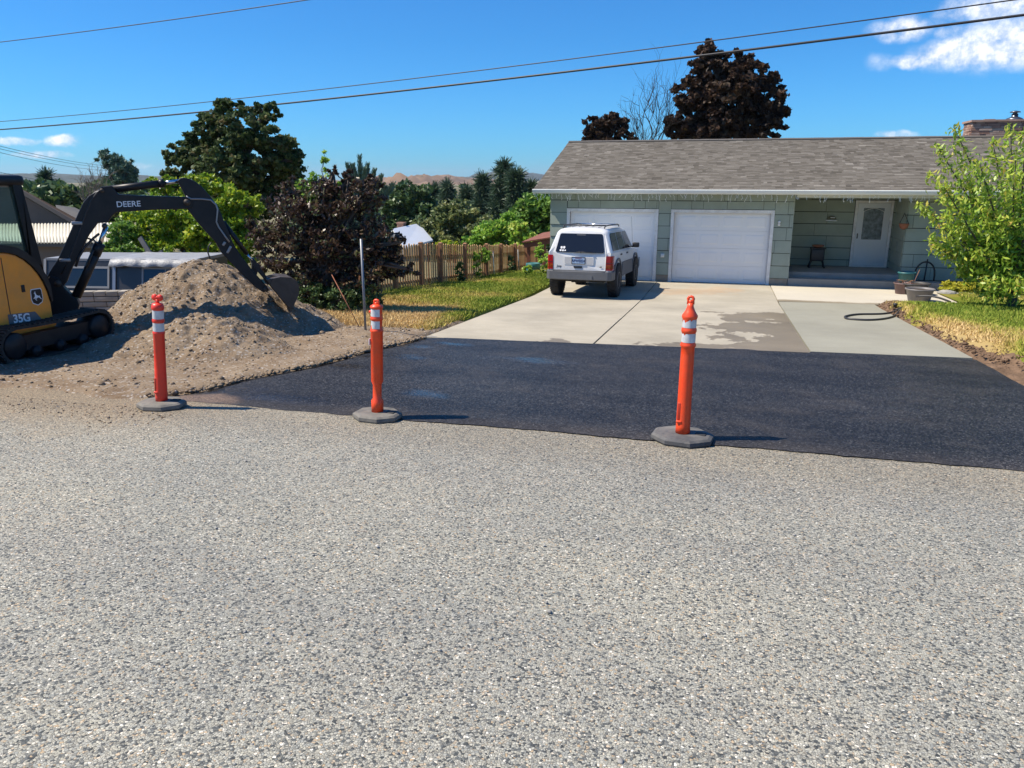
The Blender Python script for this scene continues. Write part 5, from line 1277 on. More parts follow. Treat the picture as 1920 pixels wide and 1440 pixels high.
# truck canopy with a cloth-covered roof set down behind the wall
M_can = pm("dark_canopy_shell", (.035, .034, .035), .35, var=.25, vscale=4); M_alu = pm("aluminium_frame", (.24, .24, .24), .5, .0); M_tarp = pm("grey_white_tarp", (.29, .295, .30), .5, var=.2, vscale=5, bumps=(9, .8, .03))
YC = 13.2
cn = empty("truck_canopy", tuple(at_y(220, 548, YC+.5)), "black pickup canopy with white windows frames and tarp on its roof", "truck canopy")
cn["label"] = "black pickup canopy with a pale tarp on top, behind the block wall"
pA, pB = at_y(86, 545, YC), at_y(366, 545, YC+.55)
cd_ = Vector((pB[0]-pA[0], pB[1]-pA[1], 0)); cL = cd_.length; cd_.normalize(); cn_ = Vector((-cd_.y, cd_.x, 0)); O_ = Vector(pA)
ctop = at_y(200, 487, YC+.2)[2]; O_.z = min(pA[2], pB[2]); chh = ctop-O_.z; bz_low = O_.z
def cpt(u, d, h): return O_+cd_*(u*cL)+cn_*d+Vector((0, 0, h*chh))
def cbox(u0, u1, d0, d1, h0, h1, name, mat, lean=0.):
    m = MB(); V = [cpt(u, d+(lean*h), h) for h in (h0, h1) for u, d in ((u0, d0), (u1, d0), (u1, d1), (u0, d1))]
    m.add(V, [(3, 2, 1, 0), (4, 5, 6, 7), (0, 1, 5, 4), (1, 2, 6, 5), (2, 3, 7, 6), (3, 0, 4, 7)]); o = m.build(name, mat); keep_world(o, cn); return o
cbox(0, 1, 0, 1.45, 0, .93, "shell", M_can, .16); cbox(-.004, 1.004, .14, 1.55, .93, 1.0, "roof_frame", M_alu)
cbox(-.01, 1.01, -.03, 1.5, -.10, 0, "base_rail", M_alu); cbox(.05, .95, .1, 1.4, -1.4, -.10, "support_crate", M_can)
for u0, u1 in ((.10, .42), (.66, .95)):
    w_ = cbox(u0, u1, -.012, .03, .16, .70, "window", M_glass, .16)
    for q in ((u0-.012, u0, .10, .76), (u1, u1+.012, .10, .76), (u0, u1, .10, .16), (u0, u1, .70, .76), ((u0+u1)/2-.004, (u0+u1)/2+.004, .16, .70)): cbox(q[0], q[1], -.022, .02, q[2], q[3], "window_frame", M_alu, .16)
cbox(.455, .475, -.03, .03, -.02, .95, "shell_rib", M_pipe, .16); cbox(-.012, .005, -.02, .02, 0, .97, "shell_rib", M_alu, .16)
rows = []
for i in range(40):
    u = .44+.575*i/39; row = []
    for j in range(16):
        d = -.01+j/15*1.6; edge = max(0, .12-d)*1.6+max(0, d-1.5)*1.5
        row.append(cpt(u, d+.02*math.sin(u*60), 1.03-edge*1.2/chh*.5+.02*float(fbm(u*cL*3, d*3, 1.6, 4))/chh+(.0 if j > 1 else (-.02 if j else -.06)+.06*float(fbm(u*14, 3.3, 1, 4)))))
    rows.append(row)
m = MB(); m.grid(rows); tarp = m.build("tarp", M_tarp); tag(tarp, "crumpled pale grey tarp lying over the black pickup canopy", "tarp")
md = tarp.modifiers.new("thick", 'SOLIDIFY'); md.thickness = .012
# grey boards leaning behind the canopy
M_board = pm("grey_board", (.13, .125, .12), .85, var=.25, vscale=6)
for k, (a, b_, w_) in enumerate((((262, 445), (292, 492), .12), ((300, 470), (312, 492), .10), ((262, 474), (274, 494), .08))):
    A1, B1 = Vector(at_y(*a, YC+1.75+.1*k)), Vector(at_y(*b_, YC+1.75+.1*k)); B1 = B1+(B1-A1).normalized()*1.2
    m = MB(); r_ = (B1-A1).normalized(); s_ = r_.cross(Vector((0, 1, 0))).normalized()*w_; m.prism([A1-s_*.5, A1+s_*.5, B1+s_*.5, B1-s_*.5], (0, -.015, 0), (0, .015, 0))
    tag(m.build("leaning_board", M_board), ["long dark grey board leaning behind the tarped canopy", "short broad grey board end behind the tarped canopy", "thin grey board leaning left of the long board"][k], "board")
# neighbour's brown house: gable, plus a lean-to roofed with pale corrugated sheet
M_brown = pm("brown_siding", (.19, .135, .105), .85, var=.12, vscale=2, bumps=(20, .2, .01)); M_droof = pm("dark_grey_roof", (.075, .072, .07), .9, var=.2, vscale=3); M_fas = pm("brown_fascia", (.095, .08, .072), .7)
M_corr = pm("pale_corrugated_sheet", (.62, .58, .47), .5, var=.06, vscale=2)
YN = 21.0
nh = empty("brown_house", tuple(at_y(60, 520, YN)), "brown gabled neighbour's house with a grey roof behind the excavator", "house")
apex = Vector(at_y(-40, 308, YN)); e_ = Vector(at_y(158, 424, YN)); base_z = float(gz(-20, YN))-.5
lx = 2*apex.x-e_.x
m = MB(); m.prism([(lx+.4, YN+.4, base_z), (e_.x-.35, YN+.4, base_z), (e_.x-.35, YN+.4, e_.z+.08), (apex.x, YN+.4, apex.z-.25), (lx+.4, YN+.4, e_.z+.08)], (0, 0, 0), (-8.0, 6.2, 0)); keep_world(m.build("wall", M_brown), nh)
for sgn in (1, -1):
    ex_ = e_.x if sgn > 0 else lx; m = MB(); dz_ = .16
    m.prism([(apex.x, YN, apex.z), (ex_, YN, e_.z), (ex_, YN, e_.z-dz_), (apex.x, YN, apex.z-dz_)], (0, 0, 0), (-9.5, 7, 0)); rf = keep_world(m.build("roof", M_droof), nh)
    m = MB(); m.prism([(apex.x, YN-.03, apex.z-.0), (ex_, YN-.03, e_.z-.0), (ex_, YN-.03, e_.z-.15), (apex.x, YN-.03, apex.z-.15)], (0, 0, 0), (0, .029, 0)); keep_world(m.build("barge_board", M_fas), nh)
# farther grey roof seen past it
YF = 33.0
fh_ = empty("grey_roofed_house", tuple(at_y(150, 470, YF)), "farther house showing only a plain grey roof slope", "house")
a1, a2, a3 = Vector(at_y(60, 380, YF)), Vector(at_y(215, 425, YF)), Vector(at_y(60, 425, YF))
m = MB(); m.prism([at_y(104, 384, YF+1.5), at_y(140, 389, YF+1.5), at_y(212, 423, YF-1.5), at_y(118, 425, YF-1.5)], (0, 0, 0), (0, .02, -.15)); keep_world(m.build("roof", M_droof), fh_)
m = MB(); m.bbox(a1.x+1.6, a2.x-.6, YF-1.2, YF+1.2, float(gz(-20, YF))-1, a2.z-.1); keep_world(m.build("wall", M_brown), fh_)
YS = 18.4
sh = empty("lean_to_shed", tuple(at_y(130, 520, YS)), "low brown shed with a pale corrugated metal roof", "shed")
s0, s1, s2, s3 = Vector(at_y(-60, 421, YS+1.6)), Vector(at_y(175, 419, YS+1.6)), Vector(at_y(217, 455, YS)), Vector(at_y(-60, 457, YS))
nC = 46; rows = []
for i in range(nC*4+1):
    t = i/(nC*4); w_ = .022*math.cos(2*math.pi*nC*t); tp = s0.lerp(s1+(s1-s0)*.16, t); bt = s3.lerp(s2, t); rows.append([tp+Vector((0, 0, w_)), bt+Vector((0, 0, w_))])
m = MB(); m.grid(rows, True); sr = m.build("corrugated_roof", M_corr); keep_world(sr, sh)
md = sr.modifiers.new("thick", 'SOLIDIFY'); md.thickness = .01
m = MB(); m.bbox(s3.x, s2.x-.15, YS+.25, YS+1.7, base_z, s2.z-.08); keep_world(m.build("wall", M_brown), sh)
m = MB(); m.bbox(s3.x, s2.x-.02, YS+.02, YS+.08, s2.z-.17, s2.z-.05); keep_world(m.build("fascia", M_fas), sh)

# ================================================================== WHITE-ROOFED HOUSE BELOW THE FENCE, SMALL LEAN-TO BY THE GARAGE
M_wroof = pm("white_metal_roof", (.72, .74, .76), .4, var=.05, vscale=1.5); M_gwall = pm("grey_wall", (.16, .165, .18), .8, var=.1)
YW = 44.0
wh = empty("white_roofed_house", tuple(at_y(750, 520, YW)), "small grey house with a bright white metal roof beyond the fence", "house")
R0, R1 = Vector(at_y(736, 432, 44)), Vector(at_y(786, 434, 50)); R1.z = R0.z
E0, E1 = Vector(at_y(758, 468, 41.5)), Vector(at_y(812, 461, 47.5)); E1.z = E0.z
W0, W1 = 2*R0-E0, 2*R1-E1; W0.z = W1.z = E0.z
for q in ((R0, R1, E1, E0), (R1, R0, W0, W1)):
    m = MB(); m.prism(list(q), (0, 0, 0), (0, 0, .1)); keep_world(m.build("roof", M_wroof), wh)
m = MB(); k_ = .9; b3 = Vector((0, 0, -3)); V = [R0-Vector((0, 0, .03)), R0.lerp(E0, k_), R0.lerp(E0, k_)+b3, R0.lerp(W0, k_)+b3, R0.lerp(W0, k_)]
dv = (R1-R0); m.prism(V, dv*.04, dv*.96); keep_world(m.build("wall", M_gwall), wh)
c0 = Vector(at_y(753, 431, YW+3)); m = MB(); m.box((c0.x, YW+3, c0.z-.1), (.42, .42, 1.0)); m.box((c0.x, YW+3, c0.z+.44), (.5, .5, .1)); keep_world(m.build("chimney", M_br[0]), wh)
M_redw = pm("red_stained_wood", (.20, .07, .04), .75, var=.25, vscale=5)
ln = empty("wood_lean_to", (-5.6, 25.5, float(gz(-5.6, 25.5))), "small open lean-to of red-brown timber beside the garage", "lean-to")
A1, B1 = Vector(at_y(982, 456, 25.0)), Vector(at_y(1040, 446, 25.0))
m = MB(); m.prism([A1, B1, B1-Vector((0, 0, .16)), A1-Vector((0, 0, .16))], (0, 0, 0), (0, .05, 0)); keep_world(m.build("beam", M_redw), ln)
m = MB(); m.prism([A1+Vector((-.05, -.05, .01)), B1+Vector((0, -.05, .01)), B1+Vector((0, -.05, .05)), A1+Vector((-.05, -.05, .05))], (0, 0, 0), (0, 3, .1)); keep_world(m.build("roof", M_redw), ln)
for x in (A1.x+.1, A1.x+.62):
    m = MB(); m.bbox(x, x+.10, 25.06, 25.16, float(gz(-6, 25))-.1, A1.z-.0+.0); keep_world(m.build("timber_post", M_redw), ln)
# blue-green barrel and grey stones at the lawn's far corner, white stakes
M_teal = pm("teal_barrel", (.03, .14, .15), .5, var=.2, vscale=6)
P = gp(998, 512); m = MB(); m.lathe([(.20, 0), (.22, .02), (.235, .12), (.22, .14), (.235, .16), (.23, .29), (.215, .31), (.21, .31), (.20, .28)], (P[0], P[1]+.1, P[2]), 24); tag(m.build("barrel_planter", M_teal), "cut-down teal barrel on the grass at the fence's far end", "barrel")
M_stone = pm("grey_stone", (.30, .29, .27), .9, var=.3, vscale=7, bumps=(14, .6, .03))
def rock(P, s, lab, seed):
    rg = np.random.default_rng(seed); bm = bmesh.new(); bmesh.ops.create_icosphere(bm, subdivisions=2, radius=1)
    for v in bm.verts: v.co = Vector((v.co.x*s[0], v.co.y*s[1], v.co.z*s[2]))*(1+.35*float(fbm(v.co.x*1.3+seed, v.co.y*1.3+v.co.z, 1, 3)))
    m = MB(); m.add([v.co+Vector(P) for v in bm.verts], [tuple(v.index for v in f.verts) for f in bm.faces], False); bm.free()
    return tag(m.build("rock", M_stone), lab, "rock")
rock(gp(1012, 515), (.2, .14, .10), "rounded grey rock beside the teal barrel", 1); rock(gp(1021, 513), (.13, .12, .12), "small pale rock between barrel and SUV", 2); rock(gp(990, 519), (.17, .1, .05), "flat grey rock in the grass before the teal barrel", 3)
for x, yb_, yt, lab in ((927, 520, 470, "white-painted thin tree stake before the picket fence"), (974, 512, 468, "thin grey pipe standing before the far fence")):
    P = gp(x, yb_); m = MB(); m.tube([(P[0], P[1], P[2]-.05), tuple(at_y(x-3, yt, P[1]))], .018, 8); tag(m.build("stake", M_alu if x > 950 else M_trim), lab, "stake")

# ================================================================== PORCH THINGS, POTS, HOSE
M_pot1 = pm("mauve_brown_pot", (.16, .10, .095), .6, var=.2, vscale=6); M_pot2 = pm("grey_plastic_pot", (.15, .145, .15), .5, var=.2, vscale=5, dirt=((.3, .25, .2), 8, .4)); M_pot3 = pm("black_pot", (.035, .035, .037), .55); M_terra = pm("terracotta", (.30, .12, .07), .8, var=.2); M_soil = pm("potting_soil", (.05, .035, .025), .95, var=.3, vscale=20)
def pot(P, r_, h, mat, lab, name="plant_pot"):
    o = empty(name, tuple(P), lab, "plant pot"); m = MB(); m.lathe([(r_*.70, 0), (r_*.73, .01), (r_*.95, h*.9), (r_*1.05, h*.91), (r_*1.05, h), (r_*.97, h), (r_*.93, h*.86)], n=26, cap=False); m.lathe([(0, .005), (r_*.70, .005)], n=26, cap=False); b_ = m.build("pot_body", mat, o)
    m = MB(); m.lathe([(0, h*.86+.005), (r_*.5, h*.87), (r_*.94, h*.86)], n=20, cap=False); m.build("potting_soil", M_soil, o); return o
P = gp(1722, 567); pot(P, .30, .32, M_pot2, "large wide grey tub at the end of the pale walkway")
P = gp(1714, 556); pot((P[0]+.03, P[1]+.25, P[2]), .34, .30, M_pot3, "black tub of dead stems behind the grey tub"); PB = P
P = gp(1691, 553); pot((P[0], P[1], P[2]), .21, .30, M_pot1, "small reddish-brown pot left of the grey tub")
P = gp(1695, 547); pot((P[0], W-.35, FL+.02), .20, .50, M_teal, "tall teal pot against the porch step")
M_twig = pm("dry_twig", (.30, .15, .08), .9)
m = MB(); rnd = random.Random(2)
for k in range(9):
    a = rnd.uniform(0, 6.28); q = Vector((PB[0]-.18+rnd.uniform(-.12, .12), PB[1]+.2, PB[2]+.27)); m.tube([q, q+Vector((math.cos(a)*.08, math.sin(a)*.05, .08)), q+Vector((math.cos(a)*.16, math.sin(a)*.08, .10 if k else .36))], .007, 5)
tag(m.build("dead_plant", M_twig), "dead orange-brown stems in the black tub", "dead plant")
# hose: a flat loop on the new slab and its tail on the lawn
loop_px = [(1690, 587), (1655, 593), (1610, 594), (1588, 597), (1584, 600), (1592, 603), (1625, 605), (1655, 603), (1675, 598), (1686, 590), (1692, 586), (1712, 581)]
pts = [gp(*q) for q in loop_px]; cp = []
for i in range(len(pts)-1):
    p0, p1, p2, p3 = pts[max(i-1, 0)], pts[i], pts[i+1], pts[min(i+2, len(pts)-1)]
    for t in np.linspace(0, 1, 7)[:-1]: cp.append(.5*((2*p1)+(-p0+p2)*t+(2*p0-5*p1+4*p2-p3)*t*t+(-p0+3*p1-3*p2+p3)*t**3))
cp = [(q[0], q[1], float(gz(q[0], q[1]))+.05+(.12 if q[0] > 3.3 else 0)*min(1, max(0, (q[0]-3.3)/.4))) for q in cp]
m = MB(); m.tube(cp, .021, 8); tag(m.build("garden_hose", M_hose), "black hose lying in a loop across the new slab", "hose")
P0 = gp(1716, 570); q = [(P0[0]+t*.62, P0[1]-.35*t+.0, P0[2]+.17+.06*math.sin(math.pi*t)-.05*t) for t in np.linspace(0, 1, 10)]
m = MB(); m.tube(q, .022, 8); tag(m.build("pipe_offcut", M_hose), "short curved black pipe on the grass below the grey tub", "pipe")
P = gp(1665, 586); m = MB(); m.lathe([(.035, 0), (.035, .10), (.045, .11), (.045, .14), (.02, .15)], (P[0]+.12, P[1], P[2]+.05), 12); tag(m.build("sprinkler_head", M_black), "black sprinkler riser at the edge of the new slab", "sprinkler")
# porch: black stove-like stand with an orange dish, wall plaque, hanging pot, hoop
st_ = empty("iron_stand", (2.5, YP-.55, -.72), "black iron stove-shaped stand with curved legs on the porch", "stand")
m = MB(); m.rbox((0, 0, .36), (.36, .26, .34), .03); m.build("firebox", M_black, st_)
m = MB(); m.rbox((0, 0, .545), (.42, .32, .03), .01); m.build("top_plate", M_black, st_)
for sx in (-1, 1):
    for sy in (-1, 1): m = MB(); m.tube([(sx*.14, sy*.1, .22), (sx*.18, sy*.13, .1), (sx*.20, sy*.15, 0)], [.022, .018, .024], 8); m.build("leg", M_black, st_)
m = MB(); m.lathe([(.06, 0), (.14, .03), (.17, .07), (.15, .075), (.05, .03)], (2.5, YP-.55, -.72+.561), 20); tag(m.build("orange_dish", M_terra), "shallow orange dish on top of the black iron stand", "dish")
c0 = at_y(1559, 410, YP-.03); pl = empty("wall_plaque", tuple(c0), "small pale arched plaque with leaves on the porch wall", "plaque")
m = MB(); m.prism([(.13*math.cos(a), 0, .10*math.sin(a)-.02) for a in np.linspace(0, math.pi, 14)], (0, -.02, 0), (0, .02, 0)); m.build("plaque_back", pm("olive_leaf_paint", (.13, .13, .08), .7, var=.6, vscale=40), pl)
m = MB(); m.rbox((0, -.03, -.05), (.30, .05, .035), .012); m.build("plaque_sill", M_trim, pl); m = MB(); m.rbox((.03, -.028, .03), (.12, .012, .022), .005); m.build("plaque_ribbon", M_trim, pl)
c0 = at_y(1695, 420, YR-.14); hpot = empty("hanging_pot", tuple(c0), "terracotta wall pot hung right of the front door", "hanging pot")
m = MB(); m.lathe([(.03, -.14), (.09, -.10), (.12, 0), (.13, .01), (.11, .01)], n=18); m.build("pot_body", M_terra, hpot); m = MB(); m.tube([(-.11, 0, .0), (-.02, .05, .22), (.0, .09, .28), (.02, .05, .22), (.11, 0, 0)], .008, 6); m.build("hanger", M_black, hpot)
c0 = gp(1749, 552); hoop = empty("garden_hoop", (c0[0], YR-.25, FL+.05), "dark iron hoop with a centre pole standing by the house wall", "hoop")
hb, ht = .23, .72; m = MB(); m.tube([(-hb, 0, 0), (-hb*1.02, 0, ht*.45)]+[(hb*math.cos(a), 0, ht*.5+ht*.42*math.sin(a)) for a in np.linspace(math.pi, 0, 13)]+[(hb*1.02, 0, ht*.45), (hb, 0, 0)], .022, 8); m.build("arch", M_black, hoop); m = MB(); m.tube([(0, 0, 0), (.02, -.02, ht*1.02)], .018, 8); m.build("centre_pole", M_black, hoop)
# bed edging stones by the wall
for k, (x, s_) in enumerate(((1770, (.22, .14, .09)), (1862, (.16, .12, .11)), (1800, (.3, .07, .03)))):
    P = gp(x, 552); rock((P[0], 20.9, float(gz(5, 20.9))+.06), s_, ["grey rock at the left end of the yellow flower bed", "pale round rock right of the yellow flower bed", "flat edging stone before the yellow flower bed"][k], 11+k)
# overhead cables
M_cab = pm("black_cable", (.02, .02, .024), .5); M_cab2 = pm("blue_black_wire", (.05, .06, .09), .5)
def cable(pa, ya, pb, yb, sag, r_, lab, n=60, twist=0, mat=M_cab):
    A1, B1 = Vector(at_y(*pa, ya)), Vector(at_y(*pb, yb)); A2 = A1+(A1-B1)*.6; B2 = B1+(B1-A1)*.25
    L_ = (B2-A2).length; pts = []
    for i in range(n+1):
        t = i/n; s_ = (A2.lerp(B2, t)-A1).length/(B1-A1).length*(1 if (A2.lerp(B2, t)-A1).dot(B1-A1) > 0 else -1)
        pts.append(A2.lerp(B2, t)-Vector((0, 0, sag*4*s_*(1-s_))))
    m = MB(); m.tube(pts, r_, 6); return tag(m.build("overhead_cable", mat), lab, "cable")
cable((0, 243), 40, (1920, 28), 26.0, .25, .039, "thick black overhead cable crossing the whole sky")
cable((0, 228), 41, (1900, 0), 27, .27, .02, "thin black wire just above the thick overhead cable")
cable((0, 79), 34, (575, 0), 30, .05, .02, "thin wire crossing the top left corner of the sky")
for k, (a, b_) in enumerate((((0, 274), (190, 310)), ((0, 279), (190, 314)), ((0, 286), (175, 318)), ((0, 323), (160, 348)), ((0, 329), (150, 351)))):
    cable(a, 60+k, b_, 95+k, .2, .022, ["highest", "second highest", "third", "fourth", "lowest"][k]+" of the five faint far wires above the brown house", mat=M_cab2)
# ================================================================== TREES AND SHRUBS
M_bark = pm("grey_brown_bark", (.10, .08, .065), .95, var=.3, vscale=8, bumps=(18, .6, .03)); M_bark2 = pm("pale_bark", (.22, .19, .16), .9, var=.3, vscale=8)
def LM(name, cols, **k): return leaf_mat(name, [(i/(len(cols)-1), c) for i, c in enumerate(cols)], **k)
L_maple = LM("dark_maple_leaf", [(.012, .022, .008), (.028, .045, .014), (.05, .062, .022), (.075, .06, .03)], trans=.3, rough=.6, spec=.25, gain=2.6)
L_yel = LM("yellow_green_leaf", [(.07, .14, .015), (.15, .25, .02), (.27, .33, .025), (.50, .42, .03)], trans=.42)
L_plum = LM("purple_plum_leaf", [(.02, .012, .010), (.045, .027, .020), (.085, .056, .038), (.09, .11, .04)], trans=.25, rough=.36, gain=1.7)
L_green = LM("mid_green_leaf", [(.03, .07, .012), (.06, .12, .02), (.10, .17, .03), (.16, .22, .04)], trans=.35, gain=2.1)
L_lime = LM("bright_green_leaf", [(.05, .11, .015), (.10, .19, .025), (.17, .27, .04), (.26, .32, .06)], trans=.4, gain=2.1)
L_dark = LM("dark_green_leaf", [(.012, .028, .010), (.025, .05, .016), (.045, .075, .024), (.07, .10, .035)], trans=.25, gain=2.1)
L_olive = LM("olive_leaf", [(.03, .045, .015), (.06, .08, .025), (.10, .12, .04), (.15, .15, .06)], trans=.3, gain=2.1)
L_pine = LM("pine_needle", [(.012, .026, .014), (.024, .045, .024), (.04, .065, .035), (.07, .095, .055)], trans=.1, gain=2.1)
L_bluep = LM("blue_green_needle", [(.02, .045, .03), (.04, .075, .05), (.07, .11, .08), (.12, .16, .12)], trans=.1, gain=2.1)
L_bronze = LM("bronze_maple_leaf", [(.016, .010, .008), (.034, .020, .014), (.058, .033, .022), (.075, .052, .032)], trans=.25, rough=.6, spec=.25, gain=1.45)
L_peach = LM("peach_leaf", [(.045, .10, .012), (.09, .17, .02), (.16, .25, .03), (.30, .33, .05), (.36, .22, .05)], trans=.38, rough=.38, gain=1.75)
L_gold = LM("golden_leaf", [(.22, .26, .03), (.42, .38, .04), (.55, .46, .06)], trans=.35)

def leaves(C, S, rg, up=.35, slim=.42, droop=0., fold=.0):
    """rhombic leaves at points C with sizes S -> verts, faces"""
    n = len(C)
    d = rg.normal(0, 1, (n, 3)); d[:, 2] -= droop; d /= np.linalg.norm(d, axis=1)[:, None]
    nr = rg.normal(0, 1, (n, 3)); nr[:, 2] += up*3; s = np.cross(d, nr); s /= np.linalg.norm(s, axis=1)[:, None]+1e-9
    nn = np.cross(s, d)
    L_ = S[:, None]*d; Wd = S[:, None]*s*slim
    a = C-L_*.5; b_ = C+Wd*.5-L_*.05-nn*S[:, None]*.06; c = C+L_*.5; e = C-Wd*.5-L_*.05-nn*S[:, None]*.06
    V = np.stack([a, b_, c, e], 1).reshape(-1, 3)
    return V, np.arange(4*n).reshape(-1, 4)
def limb_tube(m, a, b_, r0, r1, rnd, n=5, wig=.08):
    a, b_ = Vector(a), Vector(b_); L_ = (b_-a).length; pts = []
    for i in range(n+1):
        t = i/n; o = Vector((rnd.uniform(-1, 1), rnd.uniform(-1, 1), rnd.uniform(-.5, .5)))*wig*L_*math.sin(math.pi*t); pts.append(a.lerp(b_, t)+o+Vector((0, 0, .10*L_*math.sin(math.pi*t))))
    m.tube(pts, [r0+(r1-r0)*i/n for i in range(n+1)], 7, True); return pts
def crown_points(lobes, n, rg, clump=.24, per=26, shell=.55):
    """leaf positions gathered in clumps that fill the outer part of every lobe"""
    vol = np.array([(l[3]*l[4]*l[5])**.67 for l in lobes]); pr = vol/vol.sum(); P = []; T = []; CC = []
    nc = max(8, n//per)
    which = rg.choice(len(lobes), nc, p=pr)
    for w_ in which:
        l = lobes[w_]; d = rg.normal(0, 1, 3); d /= np.linalg.norm(d); r_ = shell+(1.02-shell)*rg.random()**.7
        c = np.array(l[:3])+d*r_*np.array(l[3:6]); cr = clump*min(l[3], l[5])*rg.uniform(.6, 1.3)
        q = rg.normal(0, 1, (per, 3)); q *= (cr*rg.random((per, 1))**.5/np.linalg.norm(q, axis=1)[:, None])*np.array([1.15, 1.15, .75])
        P.append(c+q); T.append(np.full(per, rg.normal(0, .16))); CC.append(c)
    return np.concatenate(P), np.concatenate(T), CC
def tree(name, label, cat, base, lobes, n, size, mat, trunk_r, bark=None, seed=1, group=None, clump=.24, per=26, shell=.5, slim=.5, tint=(.45, .2), limbs=14, droop=0., trunk_top=.35, stems=1, grad=None):
    rg = np.random.default_rng(seed); rnd = random.Random(seed); bark = bark or M_bark
    o = empty(name, tuple(map(float, base)), label, cat, group)
    P, T, CC = crown_points(lobes, n, rg, clump, per, shell)
    S_ = rg.uniform(.65, 1.25, len(P))*size
    V, F = leaves(P, S_, rg, slim=slim, droop=droop)
    t_ = np.clip(tint[0]+T+rg.normal(0, tint[1], len(P)), 0, 1)
    if grad is not None: t_ = np.clip(t_+grad(P), 0, 1)
    keep_world(np_mesh("crown", V, F, mat, tint=t_), o)
    zc = np.mean([l[2] for l in lobes]); xc = np.mean([l[0] for l in lobes]); yc = np.mean([l[1] for l in lobes])
    for s_ in range(stems):
        m = MB(); b0 = Vector(base)+Vector((rnd.uniform(-.15, .15)*(stems > 1), rnd.uniform(-.15, .15)*(stems > 1), -.15)); fork = Vector((b0.x+(xc-b0.x)*trunk_top, b0.y+(yc-b0.y)*trunk_top, b0.z+(zc-b0.z)*(trunk_top+.25)))
        limb_tube(m, b0, fork, trunk_r*1.15, trunk_r*.75, rnd, 6, .03)
        sel = sorted(range(len(lobes)), key=lambda i: -lobes[i][5])
        for i in sel:
            q = limb_tube(m, fork-Vector((0, 0, .1)), lobes[i][:3], trunk_r*.55, trunk_r*.2, rnd, 5)
        for c in rnd.sample(CC, min(limbs, len(CC))):
            l = min(lobes, key=lambda l: (Vector(l[:3])-Vector(c)).length); limb_tube(m, Vector(l[:3]), c, trunk_r*.2, trunk_r*.06, rnd, 4, .1)
        keep_world(m.build("trunk", bark), o)
    return o
def LB(px_, py_, Y, rx, rz=None, dy=0., ry=None):
    """lobe from photo pixels at world depth Y: centre, radii in pixels"""
    c = at_y(px_, py_, Y+dy); k = 1/px_m(Y+dy, px_); rz = rz or rx
    return (c[0], c[1], c[2], rx*k, (ry or (rx+rz)/2)*k, rz*k)
def base_at(px_, Y):
    p = at_y(px_, 500, Y); return (p[0], Y, float(gz(p[0], Y)))

# big dark maple on the left
Ym = 30.0
tree("maple_tree", "big dark green maple with a broad rounded crown, left of centre", "tree", base_at(450, Ym),
     [LB(430, 205, Ym, 30, 24), LB(495, 212, Ym, 30, 22, 1), LB(395, 245, Ym, 52, 30), LB(460, 250, Ym, 55, 40, -1), LB(520, 290, Ym, 48, 42), LB(365, 295, Ym, 52, 36), LB(430, 310, Ym, 65, 45, -1.5), LB(525, 335, Ym, 46, 38, 1), LB(480, 375, Ym, 60, 45), LB(335, 300, Ym, 26, 18), LB(545, 300, Ym, 26, 22), LB(400, 370, Ym, 60, 40)], 40000, .2, L_maple, .38, seed=3, slim=.75, clump=.2, per=46, shell=.3, limbs=30)
tree("round_tree", "small dark round-headed tree just left of the big maple", "tree", base_at(318, 31), [LB(320, 325, 31, 18, 13), LB(330, 345, 31, 22, 18)], 2500, .24, L_maple, .12, seed=4, slim=.75)
# yellow-green tree behind the boom
Yy = 19.0
tree("yellow_green_tree", "bushy yellow-green tree behind the excavator's boom", "tree", base_at(350, Yy),
     [LB(375, 345, Yy, 38, 22), LB(420, 375, Yy, 42, 34), LB(465, 385, Yy, 30, 24), LB(330, 400, Yy, 62, 44), LB(400, 430, Yy, 60, 50), LB(275, 430, Yy, 48, 42), LB(300, 345, Yy, 34, 18), LB(340, 470, Yy, 80, 40), LB(250, 470, Yy, 34, 30), LB(440, 450, Yy, 50, 50)], 24000, .14, L_yel, .16, seed=5, slim=.5, tint=(.42, .22), clump=.26, stems=2, grad=lambda P: .22*(fbm(P[:, 0], P[:, 2], 1.1, 3)))
tree("green_shrub", "plain green shrub at the corner of the corrugated shed", "shrub", base_at(225, 18.0), [LB(228, 440, 18.0, 26, 30), LB(240, 480, 17.5, 34, 24), LB(215, 470, 18, 20, 20)], 4500, .11, L_green, .06, seed=6, stems=2)
# purple-leaf plum with green water sprouts, green undergrowth
Yp = 13.0
plum_l = [LB(560, 400, Yp, 60, 48), LB(640, 385, Yp, 62, 50), LB(600, 360, Yp, 45, 34), LB(690, 360, Yp, 36, 28), LB(545, 470, Yp, 62, 50), LB(625, 465, Yp, 70, 55), LB(700, 450, Yp, 52, 46), LB(735, 500, Yp, 34, 26, .3), LB(510, 440, Yp, 40, 34), LB(590, 530, Yp, 60, 38), LB(670, 525, Yp, 60, 36), LB(715, 480, Yp, 46, 34), LB(478, 425, Yp, 18, 14), LB(655, 328, Yp, 20, 18), LB(700, 335, Yp, 18, 14), LB(540, 352, Yp, 22, 20), LB(765, 505, Yp, 22, 14), LB(750, 455, Yp, 18, 14), LB(500, 500, Yp, 24, 18), LB(625, 322, Yp, 10, 14)]
tree("plum_tree", "dense purple-leaf plum with shiny dark foliage beside the bucket", "tree", (-7.2, 13.05, float(gz(-7.2, 13))), plum_l, 21000, .1, L_plum, .09, seed=7, slim=.45, clump=.26, tint=(.4, .28), stems=3, limbs=20, shell=.35)
